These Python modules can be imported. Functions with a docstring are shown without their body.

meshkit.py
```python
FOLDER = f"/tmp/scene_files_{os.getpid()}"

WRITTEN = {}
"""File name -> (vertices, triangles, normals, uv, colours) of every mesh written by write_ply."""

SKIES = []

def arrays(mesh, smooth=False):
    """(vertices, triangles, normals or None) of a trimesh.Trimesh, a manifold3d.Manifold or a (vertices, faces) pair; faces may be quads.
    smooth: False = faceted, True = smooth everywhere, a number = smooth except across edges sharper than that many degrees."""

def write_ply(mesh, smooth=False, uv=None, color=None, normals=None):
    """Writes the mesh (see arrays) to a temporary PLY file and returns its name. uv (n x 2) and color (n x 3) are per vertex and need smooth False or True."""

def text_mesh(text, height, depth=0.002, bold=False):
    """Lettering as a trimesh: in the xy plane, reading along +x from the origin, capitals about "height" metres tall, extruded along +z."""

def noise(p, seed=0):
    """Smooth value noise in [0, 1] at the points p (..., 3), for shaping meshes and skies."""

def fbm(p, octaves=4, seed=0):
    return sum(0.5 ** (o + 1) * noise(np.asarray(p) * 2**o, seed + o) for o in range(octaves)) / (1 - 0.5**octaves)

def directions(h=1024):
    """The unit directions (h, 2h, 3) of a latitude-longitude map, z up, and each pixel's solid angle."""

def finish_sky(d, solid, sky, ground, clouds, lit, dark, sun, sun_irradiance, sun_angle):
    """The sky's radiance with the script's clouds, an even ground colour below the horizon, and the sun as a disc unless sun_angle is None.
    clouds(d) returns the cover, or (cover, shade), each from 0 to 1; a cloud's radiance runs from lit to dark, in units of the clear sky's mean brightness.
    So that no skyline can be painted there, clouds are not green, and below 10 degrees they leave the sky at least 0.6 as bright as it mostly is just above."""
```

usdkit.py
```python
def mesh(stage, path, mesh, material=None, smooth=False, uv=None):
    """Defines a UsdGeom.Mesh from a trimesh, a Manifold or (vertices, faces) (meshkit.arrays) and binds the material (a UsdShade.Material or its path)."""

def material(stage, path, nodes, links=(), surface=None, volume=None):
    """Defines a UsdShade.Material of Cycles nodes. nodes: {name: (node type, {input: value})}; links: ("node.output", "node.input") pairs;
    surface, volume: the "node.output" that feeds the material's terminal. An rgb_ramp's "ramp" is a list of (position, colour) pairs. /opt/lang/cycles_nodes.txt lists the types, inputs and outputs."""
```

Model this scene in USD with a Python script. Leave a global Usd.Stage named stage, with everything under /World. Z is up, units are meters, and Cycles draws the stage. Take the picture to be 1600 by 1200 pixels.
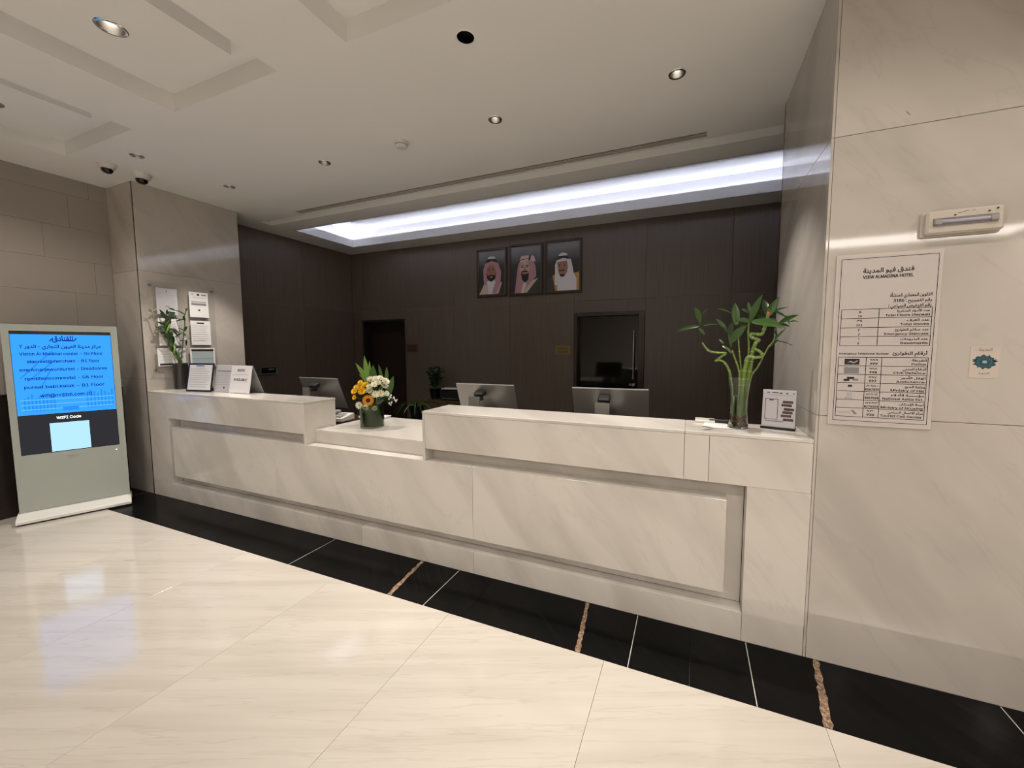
import math, random, glob, unicodedata
import numpy as np, trimesh
from shapely.geometry import Polygon, Point, box as sbox
from shapely import affinity, union_all
import usdkit, meshkit
from pxr import Usd, UsdGeom, UsdLux, Gf, Sdf, UsdShade

stage = Usd.Stage.CreateInMemory()
UsdGeom.SetStageUpAxis(stage, 'Z'); UsdGeom.SetStageMetersPerUnit(stage, 1.0)
stage.SetDefaultPrim(UsdGeom.Xform.Define(stage, '/World').GetPrim())
UsdGeom.Scope.Define(stage, '/World/Looks')
random.seed(7); RNG = np.random.default_rng(7)
PI = math.pi

# ------------------------------------------------------------------ camera, light levels, exposure
EXPOSURE = 0.2
DOWN_WARM = (1.0, 0.92, 0.82)      # colour of the downlights
DOWN_COUNTER, DOWN_COFFER, DOWN_SMALL = 9000.0, 1950.0, 800.0
COVE_COLOR, COVE_POWER = (0.85, 0.88, 1.0), 26.0
PANEL_COLOR, PANEL_POWER = (1.0, 0.91, 0.83), 9.0
SCREEN_POWER = 1.15

F, YAW, PITCH, ROLL, CX, CY = 613.507, -0.394718, -0.0779286, -0.00170747, 823.849, 591.403
cam = UsdGeom.Camera.Define(stage, '/World/camera')
_f = np.array([math.sin(YAW)*math.cos(PITCH), math.cos(YAW)*math.cos(PITCH), math.sin(PITCH)])
_r0 = np.cross(_f, [0, 0, 1]); _r0 /= np.linalg.norm(_r0); _u0 = np.cross(_r0, _f)
_r = math.cos(ROLL)*_r0 + math.sin(ROLL)*_u0; _u = -math.sin(ROLL)*_r0 + math.cos(ROLL)*_u0
CAM = np.array([0, -2.32, 1.6])
M = Gf.Matrix4d(*[float(x) for row in ((*_r, 0), (*_u, 0), (*(-_f), 0), (*CAM, 1)) for x in row])
cam.AddTransformOp().Set(M)
cam.CreateHorizontalApertureAttr(36.0); cam.CreateVerticalApertureAttr(27.0)
cam.CreateFocalLengthAttr(F/1600*36.0)
cam.CreateHorizontalApertureOffsetAttr((800-CX)/1600*36.0)
cam.CreateVerticalApertureOffsetAttr((CY-600)/1600*36.0)
cam.CreateClippingRangeAttr(Gf.Vec2f(0.05, 100))
cam.CreateFStopAttr(0.0)
cam.CreateExposureAttr(EXPOSURE)

# ------------------------------------------------------------------ helpers: prims
_used = {}
def numbered(parent, name):
    k = (parent, name); n = _used.get(k, 0); _used[k] = n+1
    return name if n == 0 else '%s_%03d' % (name, n)
def setdata(p, label=None, cat=None, group=None, kind=None):
    for k, v in (('label', label), ('category', cat), ('group', group), ('kind', kind)):
        if v: p.SetCustomDataByKey(k, v)
def thing(name, label=None, cat=None, loc=(0, 0, 0), rotz=0, group=None, kind=None, scale=None, quat=None):
    path = '/World/' + numbered('/World', name)
    x = UsdGeom.Xform.Define(stage, path)
    x.AddTranslateOp().Set(Gf.Vec3d(*map(float, loc)))
    if quat is not None: x.AddOrientOp().Set(Gf.Quatf(*map(float, quat)))
    if rotz: x.AddRotateZOp().Set(math.degrees(rotz))
    if scale: x.AddScaleOp().Set(Gf.Vec3f(scale, scale, scale))
    setdata(x.GetPrim(), label, cat, group, kind)
    return path
def part(name, mesh, mat, parent, label=None, smooth=False, kind=None):
    path = parent + '/' + numbered(parent, name)
    m = usdkit.mesh(stage, path, mesh, mat, smooth)
    setdata(m.GetPrim(), label, None, None, kind)
    return path
def single(name, mesh, mat, label, cat, group=None, smooth=False, kind=None):
    p = part(name, mesh, mat, '/World', label, smooth, kind)
    setdata(stage.GetPrimAtPath(p), label, cat, group, kind)
    return p
def struct(name, label=None):
    return thing(name, label, None, kind='structure')
def copy_of(src, name, label, cat, loc, group=None, rotz=0, scale=None, quat=None):
    p = thing(name, label, cat, loc, rotz, group, None, scale, quat)
    pr = stage.GetPrimAtPath(p)
    pr.GetReferences().AddInternalReference(src); pr.SetInstanceable(True)
    return p

# ------------------------------------------------------------------ helpers: shapes
def cat(*ms):
    out = []
    for m in ms:
        out += list(m) if isinstance(m, (list, tuple)) and not hasattr(m, 'vertices') else [m]
    return trimesh.util.concatenate(out)
_hull_f = {}
def bx(x0, x1, y0, y1, z0, z1, c=0.002):
    """box with chamfered edges"""
    x0, x1 = min(x0, x1), max(x0, x1); y0, y1 = min(y0, y1), max(y0, y1); z0, z1 = min(z0, z1), max(z0, z1)
    c = min(c, (x1-x0)*.45, (y1-y0)*.45, (z1-z0)*.45)
    if c <= 0.0003:
        m = trimesh.creation.box((x1-x0, y1-y0, z1-z0)); m.apply_translation(((x0+x1)/2, (y0+y1)/2, (z0+z1)/2)); return m
    pts = []
    for sx in (0, 1):
        for sy in (0, 1):
            for sz in (0, 1):
                X, Y, Z = (x0, x1)[sx], (y0, y1)[sy], (z0, z1)[sz]
                dx, dy, dz = (c, -c)[sx], (c, -c)[sy], (c, -c)[sz]
                pts += [(X, Y+dy, Z+dz), (X+dx, Y, Z+dz), (X+dx, Y+dy, Z)]
    return trimesh.convex.convex_hull(np.array(pts))
def ext(poly, z0, z1):
    ps = [g for g in getattr(poly, 'geoms', [poly]) if g.area > 1e-12]
    m = trimesh.util.concatenate([trimesh.creation.extrude_polygon(g, z1-z0, engine='earcut') for g in ps])
    m.apply_translation((0, 0, z0)); return m
def stand(m, y=0.0):
    """mesh drawn in xy, thickness +z  ->  stands in xz, thickness toward -y"""
    m = m.copy(); v = m.vertices
    m.vertices = np.column_stack([v[:, 0], y - v[:, 2], v[:, 1]]); return m
def lathe(prof, n=28, loc=(0, 0, 0)):
    prof = np.array(prof, float); a = np.arange(n)*2*PI/n
    v = np.stack([prof[:, None, 0]*np.cos(a), prof[:, None, 0]*np.sin(a), np.repeat(prof[:, 1:2], n, 1)], -1).reshape(-1, 3)
    f = []
    for i in range(len(prof)-1):
        for j in range(n):
            a0, a1, b0, b1 = i*n+j, i*n+(j+1) % n, (i+1)*n+j, (i+1)*n+(j+1) % n
            if prof[i, 0] > 1e-9: f.append((a0, a1, b1))
            if prof[i+1, 0] > 1e-9: f.append((a0, b1, b0))
    m = trimesh.Trimesh(v + np.array(loc), f, process=False)
    m.merge_vertices(); return m
def tube(points, radii, sides=8, caps=True):
    p = np.asarray(points, float); n = len(p); r = np.broadcast_to(radii, (n,)).astype(float)
    t = np.gradient(p, axis=0); t /= np.linalg.norm(t, axis=1, keepdims=True)+1e-12
    a = np.cross(t[0], [0, 0, 1.0] if abs(t[0][2]) < .9 else [1.0, 0, 0]); a /= np.linalg.norm(a)
    ang = np.arange(sides)*2*PI/sides; V = []
    for i in range(n):
        a = a - t[i]*(a@t[i]); a /= np.linalg.norm(a)+1e-12; b = np.cross(t[i], a)
        V.append(p[i]+r[i]*(np.cos(ang)[:, None]*a+np.sin(ang)[:, None]*b))
    V = np.concatenate(V); f = []
    for i in range(n-1):
        for j in range(sides):
            q = (i*sides+j, i*sides+(j+1) % sides, (i+1)*sides+(j+1) % sides, (i+1)*sides+j)
            f += [(q[0], q[1], q[2]), (q[0], q[2], q[3])]
    if caps:
        V = np.vstack([V, p[:1], p[-1:]]); c0, c1 = len(V)-2, len(V)-1
        for j in range(sides):
            f += [(c0, (j+1) % sides, j), (c1, (n-1)*sides+j, (n-1)*sides+(j+1) % sides)]
    return trimesh.Trimesh(V, f, process=False)
def smooth_path(pts, k=4):
    """Catmull-Rom through the points"""
    p = np.asarray(pts, float); P = np.vstack([2*p[0]-p[1], p, 2*p[-1]-p[-2]]); out = []
    for i in range(1, len(P)-2):
        for s in range(k):
            t = s/k
            out.append(.5*((2*P[i])+(-P[i-1]+P[i+1])*t+(2*P[i-1]-5*P[i]+4*P[i+1]-P[i+2])*t*t+(-P[i-1]+3*P[i]-3*P[i+1]+P[i+2])*t**3))
    out.append(p[-1]); return np.array(out)
def leaf(b, t, w, droop=.15, face=None, th=.0007, n=9):
    """a pointed leaf blade from b to t, folded along its midrib, with thickness"""
    b, t = np.asarray(b, float), np.asarray(t, float); d = t-b; L = np.linalg.norm(d); d /= L
    face = np.array(face if face is not None else (0.2, -1, .35), float)
    s = np.cross(d, face); s = s/np.linalg.norm(s) if np.linalg.norm(s) > .05 else np.cross(d, [1, .2, .1])/np.linalg.norm(np.cross(d, [1, .2, .1]))
    nrm = np.cross(s, d); V = []
    for i in range(n):
        u = i/(n-1)
        c = b+d*L*u+np.array([0, 0, 1])*droop*L*(math.sin(PI*u))*.6
        hw = w/2*max(.06, math.sin(PI*min(1, (.08+u*.92))**.85)**.9 if u < 1 else .02)
        if i == n-1: hw = w*.012
        for k, (a, o) in enumerate(((-1, .22), (0, 0), (1, .22))):
            V.append(c+s*hw*a+nrm*hw*o)
    V = np.array(V); W = V-nrm*th; f = []; m = len(V)
    for i in range(n-1):
        for k in range(2):
            q = (i*3+k, i*3+k+1, i*3+k+4, i*3+k+3)
            f += [(q[0], q[1], q[2]), (q[0], q[2], q[3]), (m+q[0], m+q[2], m+q[1]), (m+q[0], m+q[3], m+q[2])]
        for k, sg in ((0, 1), (2, -1)):
            q = (i*3+k, i*3+k+3, m+i*3+k+3, m+i*3+k)
            f += [(q[0], q[1], q[2]), (q[0], q[2], q[3])] if sg > 0 else [(q[0], q[2], q[1]), (q[0], q[3], q[2])]
    return trimesh.Trimesh(np.vstack([V, W]), f, process=False)

# ------------------------------------------------------------------ helpers: lettering
_FORMS = {}
for _c in range(0xFE70, 0xFEFD):
    _d = unicodedata.decomposition(chr(_c)).split()
    if len(_d) >= 2: _FORMS[(''.join(chr(int(h, 16)) for h in _d[1:]), _d[0][1:-1])] = chr(_c)
def shape_arabic(s):
    s = s.replace('لا', '\u0001'); FB = {'\u0001': 'لا'}; out = []
    isl = lambda c: (FB.get(c, c), 'isolated') in _FORMS
    joins = lambda c: (FB.get(c, c), 'initial') in _FORMS
    for i, c in enumerate(s):
        b = FB.get(c, c)
        if not isl(c): out.append(c); continue
        pv = i > 0 and isl(s[i-1]) and joins(s[i-1]); nx = joins(c) and i+1 < len(s) and isl(s[i+1]) and s[i+1] != 'ء'
        form = 'medial' if pv and nx else 'final' if pv else 'initial' if nx else 'isolated'
        out.append(_FORMS.get((b, form)) or _FORMS[(b, 'isolated')])
    t = ''.join(out); r = []; num = ''                    # right to left, numbers kept in their order
    for c in t:
        if c.isdigit(): num += c
        else:
            if num: r.append(num); num = ''
            r.append(c)
    if num: r.append(num)
    return ''.join(reversed(r))
def _font(pattern, size):
    from PIL import ImageFont
    hits = glob.glob('/opt/blender-*/*/datafiles/fonts/' + pattern) or glob.glob('/opt/blender-*/*/datafiles/fonts/Inter.woff2')
    return ImageFont.truetype(hits[0], size)
def letters(s, width=None, height=.01, depth=.0006, align='c', bold=0, size=56, maxh=None):
    """one line of print as thin relief in the xz plane, centred on (or aligned at) the origin, facing -y"""
    from PIL import Image, ImageDraw
    ar = any('\u0600' <= c <= '\u06ff' for c in s)
    f = _font('NotoSansArabic*' if ar else 'Inter.woff2', size); t = shape_arabic(s) if ar else s
    x0, y0, x1, y1 = f.getbbox(t, anchor='ls', stroke_width=bold)
    im = Image.new('L', (int(x1-x0+8), int(y1-y0+8)))
    ImageDraw.Draw(im).text((4-x0, 4-y0), t, 255, f, anchor='ls', stroke_width=bold)
    on = np.pad(np.asarray(im) > 120, ((0, 0), (1, 1))).astype(np.int8); dif = np.diff(on, axis=1)
    rows, st = np.nonzero(dif == 1); en = np.nonzero(dif == -1)[1]
    g = union_all([sbox(a, -r-1, b, -r) for a, b, r in zip(st, en, rows)]).buffer(.6).buffer(-.6).simplify(.8)
    g = affinity.translate(g, -4, 4-y0)
    k = height/(.72*size); kx = k
    b0, b1 = g.bounds[0], g.bounds[2]
    if width: kx = width/(b1-b0)
    g = affinity.affine_transform(g, [kx, 0, 0, k, 0, 0]); b0, b1 = g.bounds[0], g.bounds[2]
    g = affinity.translate(g, {'c': -(b0+b1)/2, 'l': -b0, 'r': -b1}[align], 0)
    return stand(ext(g, 0, depth))
def put(m, x=0, y=0, z=0):
    m = m.copy(); m.apply_translation((x, y, z)); return m
def rotx(m, a, o=(0, 0, 0)):
    m = m.copy(); m.apply_transform(trimesh.transformations.rotation_matrix(a, (1, 0, 0), o)); return m
def panelpoly(pts, y, th=.0006):
    """flat printed shape: polygon in (x, z), facing -y at depth y"""
    return stand(ext(Polygon(pts).buffer(0), 0, th), y)
def ell(cx, cz, rx, rz, a0=0, a1=2*PI, n=28):
    return [(cx+rx*math.cos(a0+(a1-a0)*i/n), cz+rz*math.sin(a0+(a1-a0)*i/n)) for i in range(n+1)]

# ------------------------------------------------------------------ materials
def mat(name, color, rough=.5, metal=0., spec=.5, coat=0., trans=0., ior=1.5, emit=None, emit_s=0., extra=None, vary=0.0, bump=0., bscale=200):
    p = {'base_color': color, 'roughness': rough, 'metallic': metal, 'specular_ior_level': spec, 'coat_weight': coat, 'transmission_weight': trans, 'ior': ior}
    if emit: p['emission_color'] = emit; p['emission_strength'] = emit_s
    if extra: p.update(extra)
    nodes = {'p': ('principled_bsdf', p)}; links = []
    if vary:
        nodes.update({'oi': ('object_info', {}), 'mr': ('map_range', {'from_min': 0., 'from_max': 1., 'to_min': 1-vary, 'to_max': 1+vary}),
                      'hv': ('hsv', {'color': color})})
        links += [('oi.random', 'mr.value'), ('mr.result', 'hv.value'), ('hv.color', 'p.base_color')]
    if bump:
        nodes.update({'g': ('geometry', {}), 'n': ('noise_texture', {'scale': float(bscale), 'detail': 3.}), 'b': ('bump', {'strength': bump, 'distance': .002})})
        links += [('g.position', 'n.vector'), ('n.fac', 'b.height'), ('b.normal', 'p.normal')]
    return usdkit.material(stage, '/World/Looks/' + name, nodes, links, 'p.BSDF')
def marble(name, base, vein, dark, rough, floor=False, amount=.5, spec=.5, speck=.0):
    nodes = {'g': ('geometry', {}), 's': ('separate_xyz', {}), 'oi': ('object_info', {}),
             'w': ('math', {'math_type': 'multiply', 'value2': 37.0})}
    links = [('g.position', 's.vector'), ('oi.random', 'w.value1')]
    if floor:     # streaks run along one direction of the slab, about 23 degrees off the room
        ca, sa = math.cos(math.radians(23)), math.sin(math.radians(23))
        nodes.update({'m1': ('math', {'math_type': 'multiply', 'value2': ca*.55}), 'a': ('math', {'math_type': 'multiply_add', 'value2': sa*.55}),
                      'm2': ('math', {'math_type': 'multiply', 'value2': ca*9.}), 'b': ('math', {'math_type': 'multiply_add', 'value2': -sa*9.})})
        links += [('s.x', 'm1.value1'), ('s.y', 'a.value1'), ('m1.value', 'a.value3'), ('s.y', 'm2.value1'), ('s.x', 'b.value1'), ('m2.value', 'b.value3')]
    else:         # veins fall to the right on upright slabs
        nodes.update({'u': ('math', {'math_type': 'add'}), 'm1': ('math', {'math_type': 'multiply', 'value2': .42}), 'a': ('math', {'math_type': 'multiply_add', 'value2': -.50}),
                      'm2': ('math', {'math_type': 'multiply', 'value2': 1.9}), 'b': ('math', {'math_type': 'multiply_add', 'value2': 1.5})})
        links += [('s.x', 'u.value1'), ('s.y', 'u.value2'), ('u.value', 'm1.value1'), ('s.z', 'a.value1'), ('m1.value', 'a.value3'),
                  ('u.value', 'm2.value1'), ('s.z', 'b.value1'), ('m2.value', 'b.value3')]
    nodes.update({'c': ('combine_xyz', {'z': 0.0}),
        'n1': ('noise_texture', {'dimensions': '4D', 'scale': 1.25, 'detail': 3., 'roughness': .5, 'distortion': .15 if floor else .6}),
        'r1': ('rgb_ramp', {'ramp': [(0., vein), (.38, tuple((x+y)/2 for x, y in zip(vein, base))), (.55, base), (1., tuple(min(1, x*1.06) for x in base))]}),
        'n2': ('noise_texture', {'dimensions': '4D', 'scale': 1.3, 'detail': 4., 'roughness': .6, 'distortion': .15 if floor else .9}),
        'r2': ('rgb_ramp', {'ramp': [(0., (0, 0, 0)), (.485, (0, 0, 0)), (.5, (1, 1, 1)), (.515, (0, 0, 0)), (1., (0, 0, 0))]}),
        'f2': ('math', {'math_type': 'multiply', 'value2': amount*.5}),
        'x1': ('mix', {'color2': dark}),
        'p': ('principled_bsdf', {'roughness': rough, 'specular_ior_level': spec})})
    links += [('a.value', 'c.x'), ('b.value', 'c.y'), ('c.vector', 'n1.vector'), ('w.value', 'n1.w'), ('c.vector', 'n2.vector'), ('w.value', 'n2.w'),
              ('n1.fac', 'r1.fac'), ('n2.fac', 'r2.fac'), ('r2.color', 'f2.value1'), ('r1.color', 'x1.color1'), ('f2.value', 'x1.fac')]
    last = 'x1.color'
    if speck:
        nodes.update({'n3': ('noise_texture', {'dimensions': '4D', 'scale': 5.5, 'detail': 3., 'roughness': .55}),
                      'r3': ('rgb_ramp', {'ramp': [(0., (0, 0, 0)), (.735, (0, 0, 0)), (.76, (1, 1, 1)), (1., (1, 1, 1))]}),
                      'f3': ('math', {'math_type': 'multiply', 'value2': speck}), 'x2': ('mix', {'color2': (.10, .07, .05)})})
        links += [('c.vector', 'n3.vector'), ('w.value', 'n3.w'), ('n3.fac', 'r3.fac'), ('r3.color', 'f3.value1'), ('f3.value', 'x2.fac'), (last, 'x2.color1')]
        last = 'x2.color'
    links.append((last, 'p.base_color'))
    return usdkit.material(stage, '/World/Looks/' + name, nodes, links, 'p.BSDF')
def wood(name, c1, c2, rough, spec=.5, scale=1.0):
    nodes = {'g': ('geometry', {}), 's': ('separate_xyz', {}), 'oi': ('object_info', {}), 'w': ('math', {'math_type': 'multiply', 'value2': 23.0}),
             'u': ('math', {'math_type': 'add'}), 'm': ('math', {'math_type': 'multiply', 'value2': 55.*scale}), 'mz': ('math', {'math_type': 'multiply', 'value2': 1.3*scale}),
             'c': ('combine_xyz', {'y': 0.0}), 'n': ('noise_texture', {'dimensions': '4D', 'scale': 1., 'detail': 4., 'roughness': .6}),
             'r': ('rgb_ramp', {'ramp': [(.25, c1), (.75, c2)]}), 'p': ('principled_bsdf', {'roughness': rough, 'specular_ior_level': spec}),
             'mr': ('map_range', {'from_min': 0., 'from_max': 1., 'to_min': .9, 'to_max': 1.1}), 'hv': ('hsv', {})}
    links = [('g.position', 's.vector'), ('s.x', 'u.value1'), ('s.y', 'u.value2'), ('u.value', 'm.value1'), ('s.z', 'mz.value1'), ('m.value', 'c.x'), ('mz.value', 'c.z'),
             ('oi.random', 'w.value1'), ('c.vector', 'n.vector'), ('w.value', 'n.w'), ('n.fac', 'r.fac'), ('oi.random', 'mr.value'), ('mr.result', 'hv.value'),
             ('r.color', 'hv.color'), ('hv.color', 'p.base_color')]
    return usdkit.material(stage, '/World/Looks/' + name, nodes, links, 'p.BSDF')
def emitter(name, color, strength):
    return usdkit.material(stage, '/World/Looks/' + name, {'e': ('emission', {'color': color, 'strength': strength})}, [], 'e.emission')
def clear(name, tint=(1, 1, 1)):
    """thin clear sheet: light passes straight through, with a mirror sheen by angle"""
    return usdkit.material(stage, '/World/Looks/' + name, {'f': ('layer_weight', {'blend': .5}), 'q': ('math', {'math_type': 'power', 'value2': 4.0}), 'k': ('math', {'math_type': 'multiply_add', 'value2': .5, 'value3': .03}),
        't': ('transparent_bsdf', {'color': tint}), 'g': ('glossy_bsdf', {'color': (1, 1, 1), 'roughness': .02}), 'm': ('mix_closure', {})},
        [('f.facing', 'q.value1'), ('q.value', 'k.value1'), ('k.value', 'm.fac'), ('t.BSDF', 'm.closure1'), ('g.BSDF', 'm.closure2')], 'm.closure')
def leafmat(name, c, tl=.25, rough=.35):
    return usdkit.material(stage, '/World/Looks/' + name, {'p': ('principled_bsdf', {'base_color': c, 'roughness': rough}), 't': ('translucent_bsdf', {'color': tuple(min(1, x*1.5) for x in c)}),
        'm': ('mix_closure', {'fac': tl})}, [('p.BSDF', 'm.closure1'), ('t.BSDF', 'm.closure2')], 'm.closure')

M_COUNTER = marble('marble_counter', (.63, .595, .55), (.43, .40, .365), (.38, .35, .32), .16, amount=.25, speck=.5)
M_WALLM = marble('marble_wall', (.50, .463, .425), (.355, .325, .295), (.31, .28, .255), .05, amount=.28, speck=.5, spec=.8)
M_FLOOR = marble('marble_floor', (.60, .56, .505), (.50, .455, .40), (.34, .29, .25), .095, floor=True, amount=.42, speck=.8, spec=.8)
M_BLACK = marble('black_marble', (.005, .005, .005), (.008, .0075, .007), (.02, .018, .016), .16, amount=.2, spec=.05)
M_GOLD = usdkit.material(stage, '/World/Looks/gold_vein', {'g': ('geometry', {}), 'n': ('noise_texture', {'scale': 55., 'detail': 5., 'roughness': .7}),
    'r': ('rgb_ramp', {'ramp': [(.3, (.035, .02, .013)), (.47, (.20, .125, .08)), (.58, (.36, .25, .17)), (.72, (.62, .53, .43))]}), 'p': ('principled_bsdf', {'roughness': .2})},
    [('g.position', 'n.vector'), ('n.fac', 'r.fac'), ('r.color', 'p.base_color')], 'p.BSDF')
M_GROUT = mat('grout_tan', (.40, .34, .27), .8)
M_GROUT_W = mat('grout_pale', (.55, .54, .52), .6)
M_GROUT_D = mat('grout_dark', (.035, .035, .034), .6)
M_CEIL = mat('ceiling_paint', (.88, .875, .855), .85, spec=.2)
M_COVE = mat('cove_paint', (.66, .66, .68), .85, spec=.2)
M_PAPER = mat('taupe_wallcovering', (.33, .297, .27), .7, spec=.3, vary=.03)
M_WOOD = wood('dark_wood_panel', (.105, .080, .063), (.145, .113, .091), .36)
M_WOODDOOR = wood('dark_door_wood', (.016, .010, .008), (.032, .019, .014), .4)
M_WAINS = wood('wainscot_wood', (.010, .006, .005), (.018, .010, .008), .4)
M_FRAMEW = wood('dark_frame_wood', (.022, .012, .008), (.055, .028, .018), .3)
M_PLAIN = mat('pale_plaster', (.70, .655, .59), .8)
M_DARK = mat('black_void', (.004, .004, .004), .8)
M_BLACKP = mat('black_plastic', (.012, .012, .013), .35)
M_GLOSSBLACK = mat('black_gloss', (.006, .006, .007), .08)
M_WHITEP = mat('white_plastic', (.68, .66, .62), .4)
M_CREAMP = mat('cream_plastic', (.55, .50, .44), .45)
M_GREYP = mat('grey_plastic', (.30, .30, .30), .4)
M_CHROME = mat('chrome', (.80, .79, .77), .12, metal=1.)
M_SATIN = mat('satin_reflector', (.62, .60, .57), .28, metal=1.)
M_STEEL = mat('brushed_steel', (.55, .55, .56), .3, metal=1.)
M_ALU = mat('monitor_grey', (.24, .235, .225), .38, metal=.7)
M_SHEET = mat('white_sheet', (.74, .73, .74), .6)
M_SHEETG = mat('grey_sheet', (.50, .49, .53), .6)
M_INK = mat('black_ink', (.015, .013, .014), .6)
M_INKG = mat('grey_ink', (.22, .21, .22), .6)
M_INKL = mat('light_grey_ink', (.42, .41, .42), .6)
M_CLEAR = clear('clear_acrylic')
M_GLASS = mat('clear_glass', (.93, .98, .95), 0.02, trans=1., ior=1.45)
M_GLASSG = mat('green_tinted_glass', (.50, .62, .46), 0.02, trans=1., ior=1.45)
M_WATER = mat('water', (.80, .90, .80), 0.0, trans=1., ior=1.33)
M_SMOKE = mat('dark_glass_vase', (.02, .02, .022), .06, coat=.5)
M_LEAF = leafmat('leaf_green', (.04, .10, .016), .18, .22)
M_LEAFD = leafmat('leaf_dark', (.014, .038, .013), .12, .22)
M_LEAFL = leafmat('leaf_light', (.16, .30, .055), .25)
M_STALK = mat('bamboo_green', (.15, .24, .045), .25)
M_STALKD = mat('bamboo_dark', (.035, .08, .02), .35)
M_NODE = mat('bamboo_node', (.42, .42, .20), .4)
# ================================================================== SETTING
XL, XR, YB, YF, ZC = -5.94, 4.6, 3.338, -8.0, 3.34
G = .0012                                             # half a joint

# ---- floor: cream slabs, black border slabs with gold veins, dark floor behind the counter
fl = struct('floor', 'cream marble slab floor with black border along the counter')
part('screed', bx(XL, XR, YF, YB+.4, -.12, -.014, 0), M_GROUT, fl)
xs = [-2.243+.9375*k for k in range(-4, 9)]
xs = [XL]+[x for x in xs if XL+.05 < x < XR]+[XR]
ys = [-.418-1.875*k for k in range(0, 5)]+[YF]
for i in range(len(xs)-1):
    for j in range(len(ys)-1):
        part('floor_tile', bx(xs[i]+G*.6, xs[i+1]-G*.6, ys[j+1]+G*.6, ys[j]-G*.6, -.02, 0, .0006), M_FLOOR, fl)
bxs = [XL, -5.57, -3.93, -2.715, -1.50, -1.215, -.25, .037, .318, 1.32, 2.3, 3.4, XR]
wide = {-1.50, -.25, .318, -2.715, 1.32, -5.57}
for a, b in zip(bxs[:-1], bxs[1:]):
    part('black_floor_tile', bx(a+(.0022 if a in wide else .0008), b-(.0022 if b in wide else .0008), -.4165, -.001, -.02, 0, .0006), M_BLACK, fl, 'polished black marble border slab')
for x in wide: part('pale_joint', bx(x-.0022, x+.0022, -.4165, -.001, -.014, -.0006, 0), M_GROUT_W, fl)
def vein(x0, x1, y0, y1, w, seed):
    r = np.random.default_rng(seed); n = 18; L, R = [], []
    for i in range(n):
        t = i/(n-1); x = x0+(x1-x0)*t; y = y0+(y1-y0)*t; ww = w*(.75+.5*r.random())*(1-.25*t)
        o = (r.random()-.5)*.006
        L.append((x-ww/2+o, y)); R.append((x+ww/2+o, y))
    return ext(Polygon(L+R[::-1]).buffer(0), -.0005, .0006)
for a in ((-1.772, -1.823, -.4165, -.002, .034, 1), (-.508, -.558, -.4165, -.002, .028, 2), (.580, .633, -.4165, -.002, .036, 3)):
    part('gold_vein', vein(a[0], a[1], a[2], a[3], a[4], a[5]), M_GOLD, fl, 'rough gold-brown vein crossing the black border')
part('staff_floor', bx(XL, 1.9, .0, YB+.4, -.02, 0, 0), M_GROUT_D, fl)

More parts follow.
